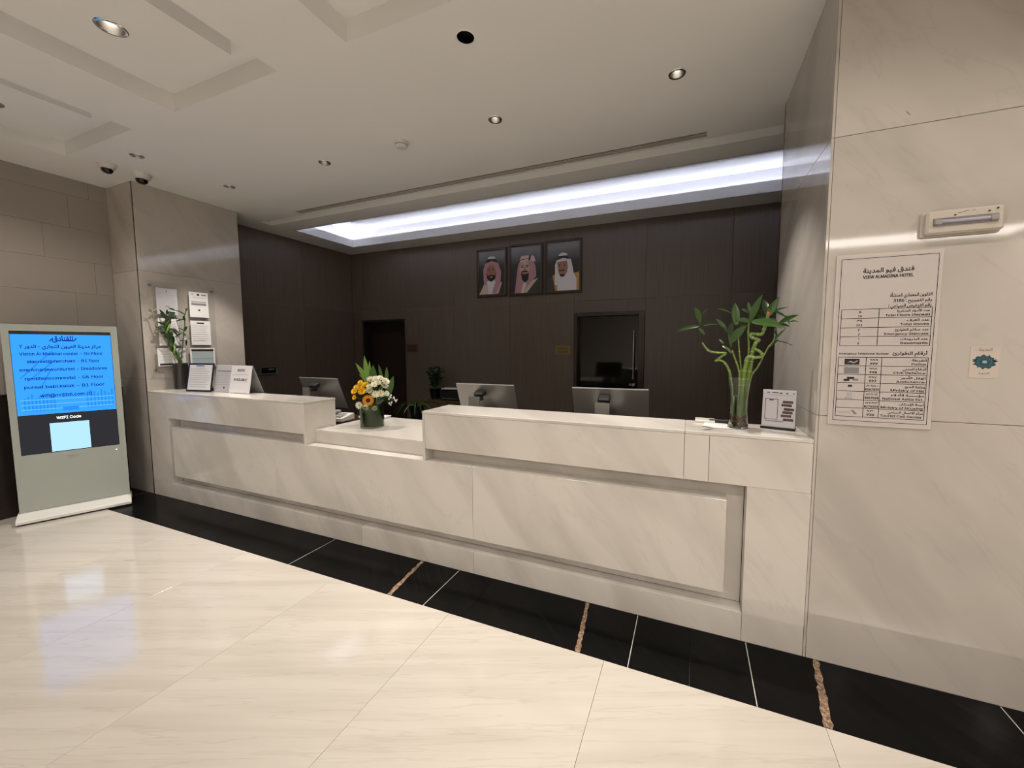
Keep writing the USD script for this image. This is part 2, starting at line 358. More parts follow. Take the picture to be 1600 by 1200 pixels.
# ---- ceiling with square coffers, a shadow groove, the long lit cove over the desk, a lit strip at the far end of the lobby
ce = struct('ceiling', 'pale painted ceiling with square coffers and a long lit cove over the desk')
plate = sbox(XL, YF, XR, YB)
COF = [(-4.715+1.7*i, -1.065-1.7*j) for j in range(3) for i in range(6)]
cw = .555
COVE = (-5.455, 1.35, 1.88, 2.937)                     # x0, x1, y0, y1 of the cove's opening
LIT = (-2.0, 4.5, -6.35, -5.65)                        # the lit ceiling panel far behind the camera
SLOT = (-4.722, .068, 1.302, 1.384)
DL_C = [(-4.648, .492), (-3.233, .492), (-1.433, .492), (-.133, .492)]
DL_S = [(-4.682, -.262)]
HOLE = (-1.221, -.283)
holes = [sbox(x-cw, y-cw, x+cw, y+cw) for x, y in COF]
holes += [sbox(COVE[0]-.03, COVE[2]-.03, COVE[1]+.03, COVE[3]+.03), sbox(-5.56, 1.425, XR, 1.575), sbox(LIT[0], LIT[2], LIT[1], LIT[3]), sbox(SLOT[0], SLOT[2], SLOT[1], SLOT[3])]
holes += [Point(x, y).buffer(.050, 12) for x, y in DL_C+DL_S] + [Point(*HOLE).buffer(.055, 12)]
part('ceiling_board', ext(plate.difference(union_all(holes)), ZC, ZC+.02), M_CEIL, ce)
part('groove', cat(bx(-5.58, XR, 1.405, 1.425, ZC+.02, ZC+.09, 0), bx(-5.58, XR, 1.575, 1.595, ZC+.02, ZC+.09, 0), bx(-5.58, XR, 1.405, 1.595, ZC+.07, ZC+.09, 0), bx(-5.58, -5.56, 1.41, 1.59, ZC+.02, ZC+.08, 0)), M_CEIL, ce)
for x, y in COF:
    a, b, t = cw, cw+.02, .125
    part('coffer', cat(bx(x-b, x-a, y-b, y+b, ZC+.02, ZC+t+.02, 0), bx(x+a, x+b, y-b, y+b, ZC+.02, ZC+t+.02, 0), bx(x-a, x+a, y-b, y-a, ZC+.02, ZC+t+.02, 0),
         bx(x-a, x+a, y+a, y+b, ZC+.02, ZC+t+.02, 0), bx(x-a, x+a, y-a, y+a, ZC+t, ZC+t+.02, 0)), M_CEIL, ce)
    hp = sbox(x-.388, y-.388, x+.388, y+.388).difference(Point(x, y).buffer(.060, 14))
    part('coffer_panel', ext(hp, ZC+.032, ZC+t-.001), M_CEIL, ce)
# cove: an upright lip round the opening, a ledge behind it that hides the light strip, an upper ceiling with a stepped tray
x0, x1, y0, y1 = COVE
zl, zu, dl = ZC+.125, ZC+.315, .16
def ring(o, i, z0, z1):
    return ext(sbox(*o).difference(sbox(*i)), z0, z1)
part('cove_lip', ring((x0-.0295, y0-.0295, x1+.0295, y1+.0295), (x0, y0, x1, y1), ZC, zl), M_COVE, ce)
part('cove_ledge', ring((x0-dl-.02, y0-dl-.02, x1+dl+.02, y1+dl+.02), (x0-.03, y0-.03, x1+.03, y1+.03), ZC+.05, ZC+.07), M_COVE, ce)
part('cove_wall', ring((x0-dl-.02, y0-dl-.02, x1+dl+.02, y1+dl+.02), (x0-dl, y0-dl, x1+dl, y1+dl), ZC+.07, zu+.1), M_COVE, ce)
part('cove_ceiling', cat(ext(sbox(x0-dl, y0-dl, x1+dl, y1+dl).difference(sbox(x0+.29, y0+.29, x1-.29, y1-.29)), zu, zu+.02),
     ring((x0+.27, y0+.27, x1-.27, y1-.27), (x0+.29, y0+.29, x1-.29, y1-.29), zu+.02, zu+.06), bx(x0+.27, x1-.27, y0+.27, y1-.27, zu+.055, zu+.07, 0)), M_COVE, ce)
part('cove_moulding', ring((x0+.25, y0+.25, x1-.25, y1-.25), (x0+.29, y0+.29, x1-.29, y1-.29), zu-.012, zu), M_COVE, ce)
M_LED = emitter('cove_led', COVE_COLOR, COVE_POWER)
for nm, b in (('a', (x0-.12, x1+.12, y0-.135, y0-.118)), ('b', (x0-.12, x1+.12, y1+.118, y1+.135)), ('c', (x0-.135, x0-.118, y0-.11, y1+.11))):
    part('light_strip', bx(b[0], b[1], b[2], b[3], ZC+.071, ZC+.083, 0), M_LED, ce, 'cool white light strip hidden in the cove')
part('lit_panel', bx(LIT[0]-.02, LIT[1]+.02, LIT[2]-.02, LIT[3]+.02, ZC+.02, ZC+.04, 0), emitter('lit_panel', PANEL_COLOR, PANEL_POWER), ce, 'lit ceiling panel at the far end of the lobby')

# ---- walls
wl = struct('wall_left', 'taupe block-patterned wall covering over dark wood wainscot')
part('backing', bx(XL-.15, XL-.010, YF, 0, 0, ZC+.3, 0), M_PAPER, wl)
rows = [1.17, 1.51, 1.84, 2.18, 2.51, 2.84, 3.17, ZC]
for k, (za, zb) in enumerate(zip(rows[:-1], rows[1:])):
    off = (-.14, -.49, -.30)[k % 3]
    ye = [0.0]; y = off
    while y > -3.2: ye.append(y); y -= .68
    ye.append(YF)
    for a, b in zip(ye[:-1], ye[1:]):
        part('wall_block', bx(XL-.012, XL, b+.0007, a-.0007, za+.0007, zb-.0007, .0008), M_PAPER, wl)
part('wainscot', bx(XL-.01, XL+.02, YF, -.002, 0, 1.155, .002), M_WAINS, wl, 'dark wood wainscot')
part('wainscot_cap', bx(XL-.01, XL+.028, YF, -.002, 1.155, 1.17, .003), M_WAINS, wl)

PX, PY = -5.42, 1.03                                   # the marble pier left of the desk
wp = struct('wall_left_pier', 'marble-clad pier left of the reception desk')
part('core', bx(XL-.1, PX-.021, .021, PY-.002, 0, ZC+.1, 0), M_GROUT, wp)
zs = [0, 1.268, 2.425, ZC]
for a, b in zip(zs[:-1], zs[1:]):
    part('marble_slab', bx(XL, PX-.002, 0, .02, a+G*.6, b-G*.6, .001), M_WALLM, wp)
    part('marble_slab', bx(PX-.02, PX, .0, PY, a+G*.6, b-G*.6, .001), M_WALLM, wp)

wa = struct('wall_alcove_left', 'dark brown wood-panelled wall left of the staff area')
part('core', bx(XL-.2, XL-.02, PY, YB+.4, 0, ZC+.3, 0), M_DARK, wa)
for a, b in ((PY-.02, 2.31), (2.31, YB)):
    for z0, z1 in ((0, 2.28), (2.28, ZC)):
        part('wood_panel', bx(XL-.02, XL+.01, a+G, b-G, z0+.0008, z1-.0008, .001), M_WOOD, wa)
wb = struct('wall_back', 'dark brown wood-panelled wall behind the reception desk')
D1, D2 = (-5.70, -4.712, 2.115), (-1.608, -.600, 2.107)
px = [XL+.01, -5.70, -4.712, -3.69, -2.65, -1.608, -.600, .45, 1.5, 1.9]
for a, b in zip(px[:-1], px[1:]):
    part('wood_panel', bx(a+G, b-G, YB, YB+.02, 2.2808, ZC-.0008, .001), M_WOOD, wb)
    door = [d for d in (D1, D2) if abs(d[0]-a) < .01]
    part('wood_panel', bx(a+G, b-G, YB, YB+.02, door[0][2] if door else 0.0008, 2.2792, .001), M_WOOD, wb)
part('core', cat(bx(XL-.1, D1[0], YB+.021, YB+.4, 0, ZC+.3, 0), bx(D1[0], D1[1], YB+.021, YB+.4, D1[2]+.02, ZC+.3, 0), bx(D1[1], D2[0], YB+.021, YB+.4, 0, ZC+.3, 0),
     bx(D2[0], D2[1], YB+.021, YB+.4, D2[2]+.02, ZC+.3, 0), bx(D2[1], 1.9, YB+.021, YB+.4, 0, ZC+.3, 0)), M_DARK, wb)
wr = struct('wall_alcove_right', 'dark wood-panelled end wall of the staff area')
part('wood_panel', bx(1.9, 1.93, 1.16, YB, 0, ZC, .001), M_WOOD, wr)

RX, RY = .578, 1.142                                   # the marble wall right of the desk
ws = struct('wall_right_pier', 'polished marble slab wall right of the reception desk')
part('core', bx(RX+.021, XR, .021, RY-.002, 0, ZC+.1, 0), M_GROUT, ws)
zs = [0, 1.266, 2.575, ZC]
for a, b in zip(zs[:-1], zs[1:]):
    for c, d in ((RX+.012, 1.90), (1.90, 3.2), (3.2, XR)):
        part('marble_slab', bx(c+G*.8, d-G*.8, 0, .02, a+G*.8, b-G*.8, .0015), M_WALLM, ws)
    part('corner_strip', bx(RX, RX+.0115, 0.0, .02, a+G*.8, b-G*.8, .0012), M_WALLM, ws)
    part('marble_slab', bx(RX, RX+.02, .0205, RY, a+G*.8, b-G*.8, .001), M_WALLM, ws)
part('marble_slab', bx(RX, XR, RY-.02, RY, 0, ZC, .001), M_WALLM, ws)
wx = struct('wall_right', 'plain pale wall at the far right of the lobby')
part('plaster', bx(XR, XR+.15, YF, 1.2, 0, ZC+.1, 0), M_PLAIN, wx)
wf = struct('wall_front', 'plain pale wall at the far end of the lobby')
part('plaster', bx(XL-.15, XR+.15, YF-.15, YF, 0, ZC+.1, 0), M_PLAIN, wf)

# ---- doors in the back wall
d1 = struct('door_1', 'dark wood door recessed in the back wall behind the flowers')
x0, x1, zt = D1; yd = YB+.2
part('door_frame', cat(bx(x0, x0+.035, YB-.008, yd+.05, 0, zt, .002), bx(x1-.03, x1, YB-.008, yd+.05, 0, zt, .002), bx(x0+.035, x1-.03, YB-.008, yd+.05, zt-.04, zt, .002), bx(x0+.035, x1-.03, yd, yd+.05, 1.90, zt-.04, .002)), M_WAINS, d1)
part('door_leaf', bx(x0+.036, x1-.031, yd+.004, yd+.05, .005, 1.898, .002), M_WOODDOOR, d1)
part('door_handle', cat(tube([(x0+.12, yd-.05, 1.02), (x0+.24, yd-.05, 1.02)], .009), tube([(x0+.12, yd+.004, 1.02), (x0+.12, yd-.05, 1.02)], .009)), M_STEEL, d1, smooth=40)
d2 = struct('door_2', 'dark glass door with a long pull bar in the back wall')
x0, x1, zt = D2; yd = YB+.10
part('door_frame', cat(bx(x0, x0+.052, YB-.02, YB+.12, 0, zt, .004), bx(x1-.085, x1, YB-.02, YB+.12, 0, zt, .004), bx(x0+.052, x1-.085, YB-.02, YB+.12, zt-.052, zt, .004)), M_FRAMEW, d2)
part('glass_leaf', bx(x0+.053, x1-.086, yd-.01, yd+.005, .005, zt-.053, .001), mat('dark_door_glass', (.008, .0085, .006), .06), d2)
part('pull_bar', cat(tube([(x1-.15, yd-.06, 1.15), (x1-.15, yd-.06, 1.84)], .011, 10), tube([(x1-.15, yd-.011, 1.22), (x1-.15, yd-.06, 1.22)], .007), tube([(x1-.15, yd-.011, 1.77), (x1-.15, yd-.06, 1.77)], .007)), M_STEEL, d2, 'long steel pull bar', 40)
part('lock', cat(bx(x1-.17, x1-.13, yd-.022, yd-.011, 1.05, 1.09, .003), bx(x1-.21, x1-.18, yd-.022, yd-.011, 1.055, 1.085, .003)), M_STEEL, d2)
# ================================================================== THINGS
class Th:
    """a thing: .w adds a part given in room coordinates, .l one given in the thing's own"""
    def __init__(s, name, label, cat_, loc, rotz=0, group=None):
        s.loc, s.rz = np.array(loc, float), rotz
        s.path = thing(name, label, cat_, loc, rotz, group)
    def l(s, name, mesh, m, label=None, smooth=False, parent=None, kind=None):
        return part(name, mesh, m, parent or s.path, label, smooth, kind)
    def w(s, name, mesh, m, label=None, smooth=False, parent=None, kind=None):
        q = mesh.copy(); v = q.vertices-s.loc; c, n = math.cos(-s.rz), math.sin(-s.rz)
        q.vertices = np.column_stack([c*v[:, 0]-n*v[:, 1], n*v[:, 0]+c*v[:, 1], v[:, 2]])
        return s.l(name, q, m, label, smooth, parent, kind)

# ---- the reception counter
ct = Th('reception_counter', 'long white marble reception counter with a recessed front panel and a low middle section', 'reception desk', (-2.42, .16, 0))
CL, CRt, ZT, ZM = PX+.001, RX-.001, 1.143, .777
XA, XB = -3.022, -1.798                                # the low middle section
MC = M_COUNTER
for a, b in zip((CL, -3.90, -2.42, -1.383, .294), (-3.90, -2.42, -1.383, .294, CRt)):
    ct.w('base_slab', bx(a+G*.6, b-G*.6, 0, .099, .001, .163, .0015), MC)
ct.w('channel_back', bx(-5.058, .292, .1, .115, .1635, .7765, 0), MC)
for a, b in ((-5.058, XA-.021), (XB+.021, .292)): ct.w('channel_back', bx(a, b, .1, .115, .777, .8655, 0), MC)
ct.w('stile_slab', bx(CL, -5.06, 0, .0995, .1635, .8655, .0015), MC)
ct.w('stile_slab', bx(.294, CRt, 0, .0995, .1635, .8655, .0015), MC)
for a, b in zip((-5.008, -3.42, -1.383), (-3.42, -1.383, .202)):
    ct.w('panel_slab', bx(a+G*.6, b-G*.6, 0, .099, .252, ZM, .002), MC)
ct.w('ledge_block', bx(CL, XA-.0205, 0, .32, .866, ZT-.0205, .0015), MC)
for a, b in zip((XB+.0205, -.02, .106), (-.02, .106, CRt)):
    ct.w('ledge_block', bx(a+G*.8, b-G*.8, 0, .32, .866, ZT-.0205, .0015), MC)
ct.w('end_slab', bx(XA-.02, XA, 0, .32, ZM+.0005, ZT-.0205, .0015), MC)
ct.w('end_slab', bx(XB, XB+.02, 0, .32, ZM+.0005, ZT-.0205, .0015), MC)
ct.w('ledge_top', bx(CL, XA, -.001, .325, ZT-.02, ZT, .003), MC)
for a, b in zip((XB, -.02), (-.02, CRt)):
    ct.w('ledge_top', bx(a+G*.5*(a > XB), b-G*.5, -.001, .345, ZT-.02, ZT, .003), MC)
ct.w('desk_block', bx(XA+.001, XB-.001, .0995, .826, ZM+.0005, .872, 0), MC)
ct.w('desk_top', bx(XA+.001, XB-.001, .0995, .828, .872, .891, .0008), MC)
ct.w('core', cat(bx(CL, CRt, .1155, .318, .001, .775, 0), bx(XA, XB, .3185, .80, .001, .775, 0)), M_DARK)
sd = Th('staff_desk', 'dark wood staff worktop behind the marble ledge on both sides of the low section', 'desk', (-2.42, .62, 0))
for a, b in ((CL, XA-.0), (XB, CRt)):
    sd.w('worktop', bx(a+.002, b-.002, .346, .95, .83, .86, .002), M_FRAMEW)
    for x in (a+.03, b-.03): sd.w('leg_panel', bx(x-.015, x+.015, .36, .92, .001, .83, .001), M_FRAMEW)

# ---- ceiling fittings
M_LENS = emitter('lamp_lens', (1.0, .92, .82), 2.5)
def downlight(x, y, z, r, power, label, group, cone=38.0):
    t = Th('downlight', label, 'downlight', (x, y, z), group=group)
    t.l('trim_ring', lathe([(r*.80, -.001), (r*.82, -.005), (r, -.005), (r*1.06, -.002), (r*1.06, 0), (r*.80, 0)], 36), M_CHROME, smooth=40)
    t.l('reflector', lathe([(r*.80, -.002), (r*.78, .025), (r*.70, .072)], 36), M_SATIN, smooth=60)
    t.l('lens', lathe([(0, .050), (r*.38, .060), (r*.38, .076), (0, .076)], 24), M_LENS)
    L = UsdLux.SphereLight.Define(stage, t.path+'/lamp')
    L.CreateRadiusAttr(.02); L.CreateIntensityAttr(power); L.CreateColorAttr(Gf.Vec3f(*DOWN_WARM))
    sh = UsdLux.ShapingAPI.Apply(L.GetPrim()); sh.CreateShapingConeAngleAttr(cone); sh.CreateShapingConeSoftnessAttr(.5)
    L.AddTranslateOp().Set(Gf.Vec3d(0, 0, -.004))
names = ['left end, over the notice board', 'second from the left over the counter', 'third from the left over the counter', 'right end of the row, above the bamboo vase']
for (x, y), n in zip(DL_C, names):
    downlight(x, y, ZC, .050, DOWN_COUNTER, 'small chrome downlight, '+n, 'downlights over the counter')
downlight(*DL_S[0], ZC, .050, DOWN_SMALL, 'small round chrome downlight beside the two dome cameras', 'downlights in the lobby ceiling')
for k, (x, y) in enumerate(COF):
    lab = {0: 'round chrome downlight in the coffer nearest the left wall', 1: 'large round chrome downlight in the middle of the second coffer from the left'}.get(k, 'round chrome downlight in a lobby ceiling coffer, outside the picture')
    downlight(x, y, ZC+.032, .066, DOWN_COFFER, lab, 'downlights in the coffers' if k < 2 else 'coffer downlights outside the picture', 72.0)
t = Th('ceiling_speaker', 'round black ceiling speaker hole with a thin pale rim, between coffer and counter', 'speaker', (*HOLE, ZC))
t.l('rim', lathe([(.048, .001), (.050, -.003), (.057, -.003), (.060, 0), (.060, .0), (.048, .001)], 32), M_CEIL, smooth=40)
t.l('cup', lathe([(.050, 0), (.050, .045), (0, .05)], 32), M_GLOSSBLACK)
t = Th('smoke_detector', 'white round smoke detector on the ceiling above the flowers', 'smoke detector', (-2.318, .477, ZC))
t.l('base', lathe([(0, 0), (.058, 0), (.058, -.014), (.054, -.018), (0, -.018)], 32), M_WHITEP, smooth=35)
t.l('sensor_head', lathe([(.048, -.018), (.044, -.042), (.036, -.052), (0, -.054)], 32), M_WHITEP, smooth=35)
t.l('vent_ring', lathe([(.049, -.024), (.0475, -.030), (.0455, -.030), (.047, -.024)], 32), M_GREYP)
for (x, y, s, lab) in ((-5.147, -.286, 1.0, 'white dome security camera nearer the left wall'), (-5.128, -.04, 1.12, 'larger white dome security camera at the corner of the marble pier')):
    t = Th('dome_camera', lab, 'security camera', (x, y, ZC), group='dome cameras')
    t.l('mount', lathe([(0, 0), (.070*s, 0), (.070*s, -.012), (.064*s, -.022*s), (.058*s, -.034*s), (0, -.034*s)], 36), M_WHITEP, smooth=30)
    t.l('collar', lathe([(.055*s, -.034*s), (.052*s, -.048*s), (.040*s, -.050*s), (0, -.050*s)], 36), M_WHITEP, smooth=30)
    d = lathe([(0, 0), (.042*s, 0), (.042*s, -.012*s), (.037*s, -.026*s), (.024*s, -.037*s), (0, -.042*s)], 28)
    d = rotx(put(d, 0, 0, -.046*s), math.radians(-12), (0, 0, -.046*s))
    t.l('dome', d, M_GLOSSBLACK, smooth=50)
    t.l('lens', put(rotx(lathe([(0, 0), (.011, 0), (.011, .008), (0, .008)], 16), math.radians(60)), .012, -.038*s, -.07*s), M_BLACKP)
t = Th('slot_diffuser', 'long grey two-slot linear air diffuser in the ceiling in front of the cove', 'air vent', ((SLOT[0]+SLOT[1])/2, 1.343, ZC))
sx = (SLOT[1]-SLOT[0])/2
for y in (-.039, -.013, .013, .039): t.l('bar', bx(-sx, sx, y-.004, y+.004, -.003, .003, .001), M_CREAMP)
for x in (-sx+.004, -sx/3, sx/3, sx-.004): t.l('bridge', bx(x-.004, x+.004, -.041, .041, .004, .018, 0), M_CREAMP)
t.l('backing', bx(-sx, sx, -.041, .041, .021, .024, 0), M_BLACKP)

# ---- framed portraits on the back wall: plain painted heads in head-cloths
def portrait(x0, x1, z0, z1, kind, label):
    cx_, w, h = (x0+x1)/2, x1-x0, z1-z0
    t = Th('framed_portrait', label, 'picture', (cx_, YB-.001, z0), group='framed portraits on the back wall')
    fw = .034
    for a in ((-w/2, w/2, 0, fw), (-w/2, w/2, h-fw, h), (-w/2, -w/2+fw, fw, h-fw), (w/2-fw, w/2, fw, h-fw)):
        t.l('frame_bar', bx(a[0], a[1], -.028, 0, a[2], a[3], .005), M_FRAMEW)
    for a in ((-w/2+fw, w/2-fw, fw, fw+.006), (-w/2+fw, w/2-fw, h-fw-.006, h-fw), (-w/2+fw, -w/2+fw+.006, fw, h-fw), (w/2-fw-.006, w/2-fw, fw, h-fw)):
        t.l('gilt_fillet', bx(a[0], a[1], -.020, -.004, a[2], a[3], 0), M_GILT)
    t.l('print', bx(-w/2+fw, w/2-fw, -.010, -.002, fw, h-fw, 0), M_PRINT, 'grey printed picture ground')
    A, B = -w/2+fw+.008, w/2-fw-.008; z_lo = fw+.008; y = -.0101
    zs_ = 1.16 if kind == 0 else 1.0
    def P(name, pts, m, k):
        pts = [(a*zs_, b*zs_) for a, b in pts]
        t.l(name, panelpoly([(min(max(a, A), B), max(b, z_lo)) for a, b in pts], y-.0007*k), m)
    k = kind
    if k == 0:
        P('printed_cloak', [(A+.03, z_lo), (-.115, .19), (-.06, .215), (.10, .215), (.155, .19), (.10, z_lo)], M_PCREAM, 1)
        P('printed_shirt', [(-.05, z_lo), (-.07, .22), (.06, .22), (.03, z_lo)], M_PWHITE, 2)
        P('printed_headcloth', [(-.125, .2), (-.13, .38), (-.10, .46), (.0, .495), (.10, .45), (.145, .33), (.13, .18), (.06, .05), (.0, .05), (.06, .22), (-.07, .22), (-.09, .15)], M_PPINK, 3)
        P('printed_face', ell(-.01, .335, .075, .105), M_PSKIN, 4); P('printed_beard', [(-.085, .33), (-.06, .29), (-.01, .305), (.045, .29), (.068, .33), (.055, .25), (-.01, .205), (-.07, .25)], M_PHAIR, 5)
        P('printed_mouth', ell(-.01, .272, .026, .012), M_PLIP, 6); P('printed_moustache', ell(-.01, .295, .036, .008), M_PHAIR, 6)
        P('printed_headband', [(-.09, .46), (-.085, .50), (.0, .522), (.075, .50), (.085, .46), (.0, .485)], M_PHAIR, 7); P('printed_crown', ell(0, .515, .062, .032, 0, PI), M_PWHITE, 8)
        eyes, ez, ex = (-.038, .020), .365, .013
    elif k == 1:
        P('printed_robe', [(-.10, z_lo), (.07, .17), (.18, .25), (B, .2), (B, z_lo)], M_PROBE, 1)
        P('printed_cloak', [(-.19, z_lo), (-.05, .19), (.10, .22), (.205, .255), (.02, z_lo)], M_PCREAM, 2)
        P('printed_headcloth', [(-.185, z_lo), (-.135, .42), (-.11, .50), (.03, .54), (.14, .50), (.165, .42), (.175, .28), (.06, .17), (-.06, z_lo)], M_PPINK, 3)
        P('printed_shirt', [(-.08, z_lo), (-.035, .19), (.01, .2), (.0, .15), (-.04, z_lo)], M_PWHITE, 4)
        P('printed_face', ell(-.015, .40, .085, .115), M_PSKINL, 4); P('printed_beard', [(-.08, .345), (-.015, .32), (.055, .34), (.045, .24), (-.005, .195), (-.06, .24)], M_PHAIR, 5)
        P('printed_moustache', [(-.085, .355), (-.015, .385), (.058, .352), (.03, .345), (-.015, .352), (-.06, .345)], M_PHAIR, 6); P('printed_mouth', ell(-.015, .333, .03, .01), M_PLIP, 6)
        P('printed_turban', [(-.09, .50), (-.095, .56), (-.06, .60), (.07, .60), (.14, .585), (.165, .50), (.06, .515)], M_PPINKL, 6)
        P('printed_headband', [(.045, .525), (.06, .60), (.09, .60), (.075, .525)], M_PHAIR, 7); P('printed_headband', [(-.09, .535), (.05, .55), (.05, .558), (-.09, .545)], M_PHAIR, 7)
        eyes, ez, ex = (-.052, .026), .43, .018
    else:
        P('printed_cloak', [(-.12, z_lo), (-.165, .27), (-.10, .29), (.18, .29), (B, .30), (B, z_lo)], M_PGOLD, 1)
        P('printed_robe', [(A, z_lo), (A, .24), (-.165, .262), (-.12, z_lo)], M_PROBE, 1)
        P('printed_shirt', [(-.085, z_lo), (-.10, .30), (.16, .30), (.205, .2), (.205, z_lo)], M_PWHITE, 2)
        P('printed_headcloth', [(-.125, .13), (-.125, .42), (-.10, .485), (.02, .52), (.12, .485), (.15, .36), (.175, .2), (.16, .10)], M_PWHITE, 3)
        P('printed_face', [(-.09, .46), (.06, .47), (.075, .38), (.06, .30), (.02, .25), (-.04, .25), (-.075, .31)], M_PSKIN, 4)
        P('printed_beard', [(-.055, .275), (-.01, .285), (.03, .275), (.02, .248), (-.01, .240), (-.04, .248)], M_PHAIR, 5); P('printed_moustache', ell(-.015, .335, .045, .013), M_PHAIR, 5)
        P('printed_mouth', ell(-.015, .318, .03, .007), M_PLIP, 6)
        P('printed_headband', [(-.085, .49), (-.08, .53), (.0, .555), (.075, .53), (.085, .49), (.0, .515)], M_PHAIR, 6); P('printed_crown', ell(0, .545, .068, .045, 0, PI), M_PWHITE, 7)
        eyes, ez, ex = (-.055, .022), .40, .014
    for e in eyes:
        P('printed_eye', ell(e, ez, ex, .007), M_PHAIR, 6); P('printed_brow', ell(e, ez+.022, ex*1.5, .005), M_PHAIR, 6)
    P('printed_nose', [(eyes[0]/2+eyes[1]/2-.006, ez), (eyes[0]/2+eyes[1]/2-.016, ez-.06), (eyes[0]/2+eyes[1]/2+.014, ez-.06), (eyes[0]/2+eyes[1]/2+.006, ez)], M_PSKIND, 6)
M_GILT = mat('gilt_edge', (.20, .12, .07), .35, metal=.5)
M_PRINT = usdkit.material(stage, '/World/Looks/printed_ground', {'g': ('geometry', {}), 's': ('separate_xyz', {}), 'mr': ('map_range', {'from_min': 2.75, 'from_max': 3.15, 'to_min': 0., 'to_max': 1.}),
    'n': ('noise_texture', {'scale': 3.5, 'detail': 3.}), 'a': ('math', {'math_type': 'multiply_add', 'value2': .35}), 'r': ('rgb_ramp', {'ramp': [(.15, (.030, .033, .032)), (.5, (.045, .047, .05)), (1., (.20, .20, .21))]}), 'p': ('principled_bsdf', {'roughness': .25})},
    [('g.position', 's.vector'), ('g.position', 'n.vector'), ('s.z', 'mr.value'), ('n.fac', 'a.value1'), ('mr.result', 'a.value3'), ('a.value', 'r.fac'), ('r.color', 'p.base_color')], 'p.BSDF')
for n_, c_ in dict(PCREAM=(.62, .50, .40), PWHITE=(.72, .70, .71), PPINK=(.48, .26, .29), PPINKL=(.66, .48, .48), PSKIN=(.36, .17, .12), PSKINL=(.56, .38, .31), PSKIND=(.30, .14, .10), PHAIR=(.012, .010, .012), PLIP=(.40, .14, .13), PROBE=(.035, .04, .035), PGOLD=(.50, .27, .09)).items():
    globals()['M_'+n_] = mat('print_'+n_[1:].lower(), c_, .3)
portrait(-3.230, -2.690, 2.408, 3.165, 0, 'framed portrait of a bearded man in a pink checked head-cloth, left of the three')
portrait(-2.660, -2.090, 2.404, 3.181, 1, 'framed portrait of a man with a pointed beard, middle of the three')
portrait(-2.064, -1.491, 2.404, 3.183, 2, 'framed portrait of a man in a white head-cloth and gold-edged cloak, right of the three')

# ---- room signs by the doors
M_SIGN = mat('brass_sign', (.22, .15, .05), .4, metal=.3); M_SIGND = mat('brown_sign', (.085, .045, .028), .4)
t = Th('door_sign', 'small brass-coloured office sign on the back wall left of the glass door', 'sign', (-1.775, YB-.001, 1.50))
t.l('plate', bx(-.118, .118, -.006, 0, 0, .135, .002), M_SIGN)
t.l('lettering', put(letters('مدير الفندق', .17, .032), 0, -.006, .08), M_INK); t.l('lettering', put(letters('HOTEL MANAGER', .165, .026, bold=1), 0, -.006, .025), M_INK)
t = Th('door_sign', 'dim brown sign on the back wall right of the dark wood door', 'sign', (-4.565, YB-.001, 1.53))
t.l('plate', bx(-.118, .118, -.006, 0, 0, .135, .002), M_SIGND)
t.l('lettering', put(letters('مكتب الاستقبال', .18, .032), 0, -.006, .08), M_INK); t.l('lettering', put(letters('FRONT OFFICE', .165, .026, bold=1), 0, -.006, .025), M_INK)

# ---- control panel on the dark left wall
t = Th('wall_control_panel', 'silver framed black control panel on the dark wall left of the desk', 'control panel', (XL+.0105, 1.665, 1.205), PI/2)
t.l('surround', cat(bx(-.14, .14, -.035, 0, 0, .018, .003), bx(-.14, .14, -.035, 0, .10, .118, .003), bx(-.14, -.115, -.035, 0, .018, .10, .003), bx(.105, .14, -.035, 0, .018, .10, .003)), M_ALU)
t.l('black_window', bx(-.115, .105, -.028, -.001, .018, .10, .001), M_GLOSSBLACK); t.l('label_strip', bx(-.01, .08, -.031, -.0281, .066, .086, .001), M_GREYP)
# ---- the information screen stand at the left
TH = .397; KX, KY = -5.523, -.551; KR = PI/2-TH
t = Th('kiosk_screen', 'tall white floor-standing display with a bright blue directory on its screen', 'digital display', (KX, KY, 0), KR)
M_KIOSK = mat('kiosk_white', (.38, .415, .385), .3); M_KBASE = mat('kiosk_base', (.74, .74, .71), .3)
bp = Polygon([(-.135, 0), (-.135, .022), (-.125, .034), (-.02, .066), (.05, .07), (.12, .066), (.20, .03), (.205, 0)])
base = trimesh.creation.extrude_polygon(bp, .735, engine='earcut'); v = base.vertices
base.vertices = np.column_stack([v[:, 2]-.3675, v[:, 0], v[:, 1]+.016]); base.invert()
t.l('foot', base, M_KBASE); t.l('foot_skirt', bx(-.36, .36, -.12, .19, 0, .016, 0), M_BLACKP)
t.l('housing', bx(-.3585, .3585, .004, .075, .075, 1.822, .006), M_KIOSK)
t.l('bezel', stand(ext(sbox(-.3585, .09, .3585, 1.822).buffer(-.004).buffer(.004).difference(sbox(-.315, .617, .313, 1.762)), 0, .004), .004), M_KIOSK)
t.l('screen_glass', bx(-.314, .312, .0015, .0035, .618, 1.761, 0), M_GLOSSBLACK)
M_BLUE = emitter('screen_blue', (.035, .30, 1.0), SCREEN_POWER)
M_BLUE2 = emitter('screen_blue_pale', (.09, .40, 1.0), SCREEN_POWER)
M_BLUED = emitter('screen_blue_deep', (.018, .22, .85), SCREEN_POWER)
M_NAVY = emitter('screen_navy', (.005, .015, .20), 1.0); M_GREYS = emitter('screen_grey', (.028, .028, .033), 1.0)
M_PALEB = emitter('screen_pale', (.38, .66, 1.0), 1.15); M_WHITES = emitter('screen_white', (.9, 1.0, .95), 1.2)
scr = t.l('screen_picture', bx(-.312, .31, .0003, .0013, .986, 1.732, 0), M_BLUE, 'bright blue directory page')
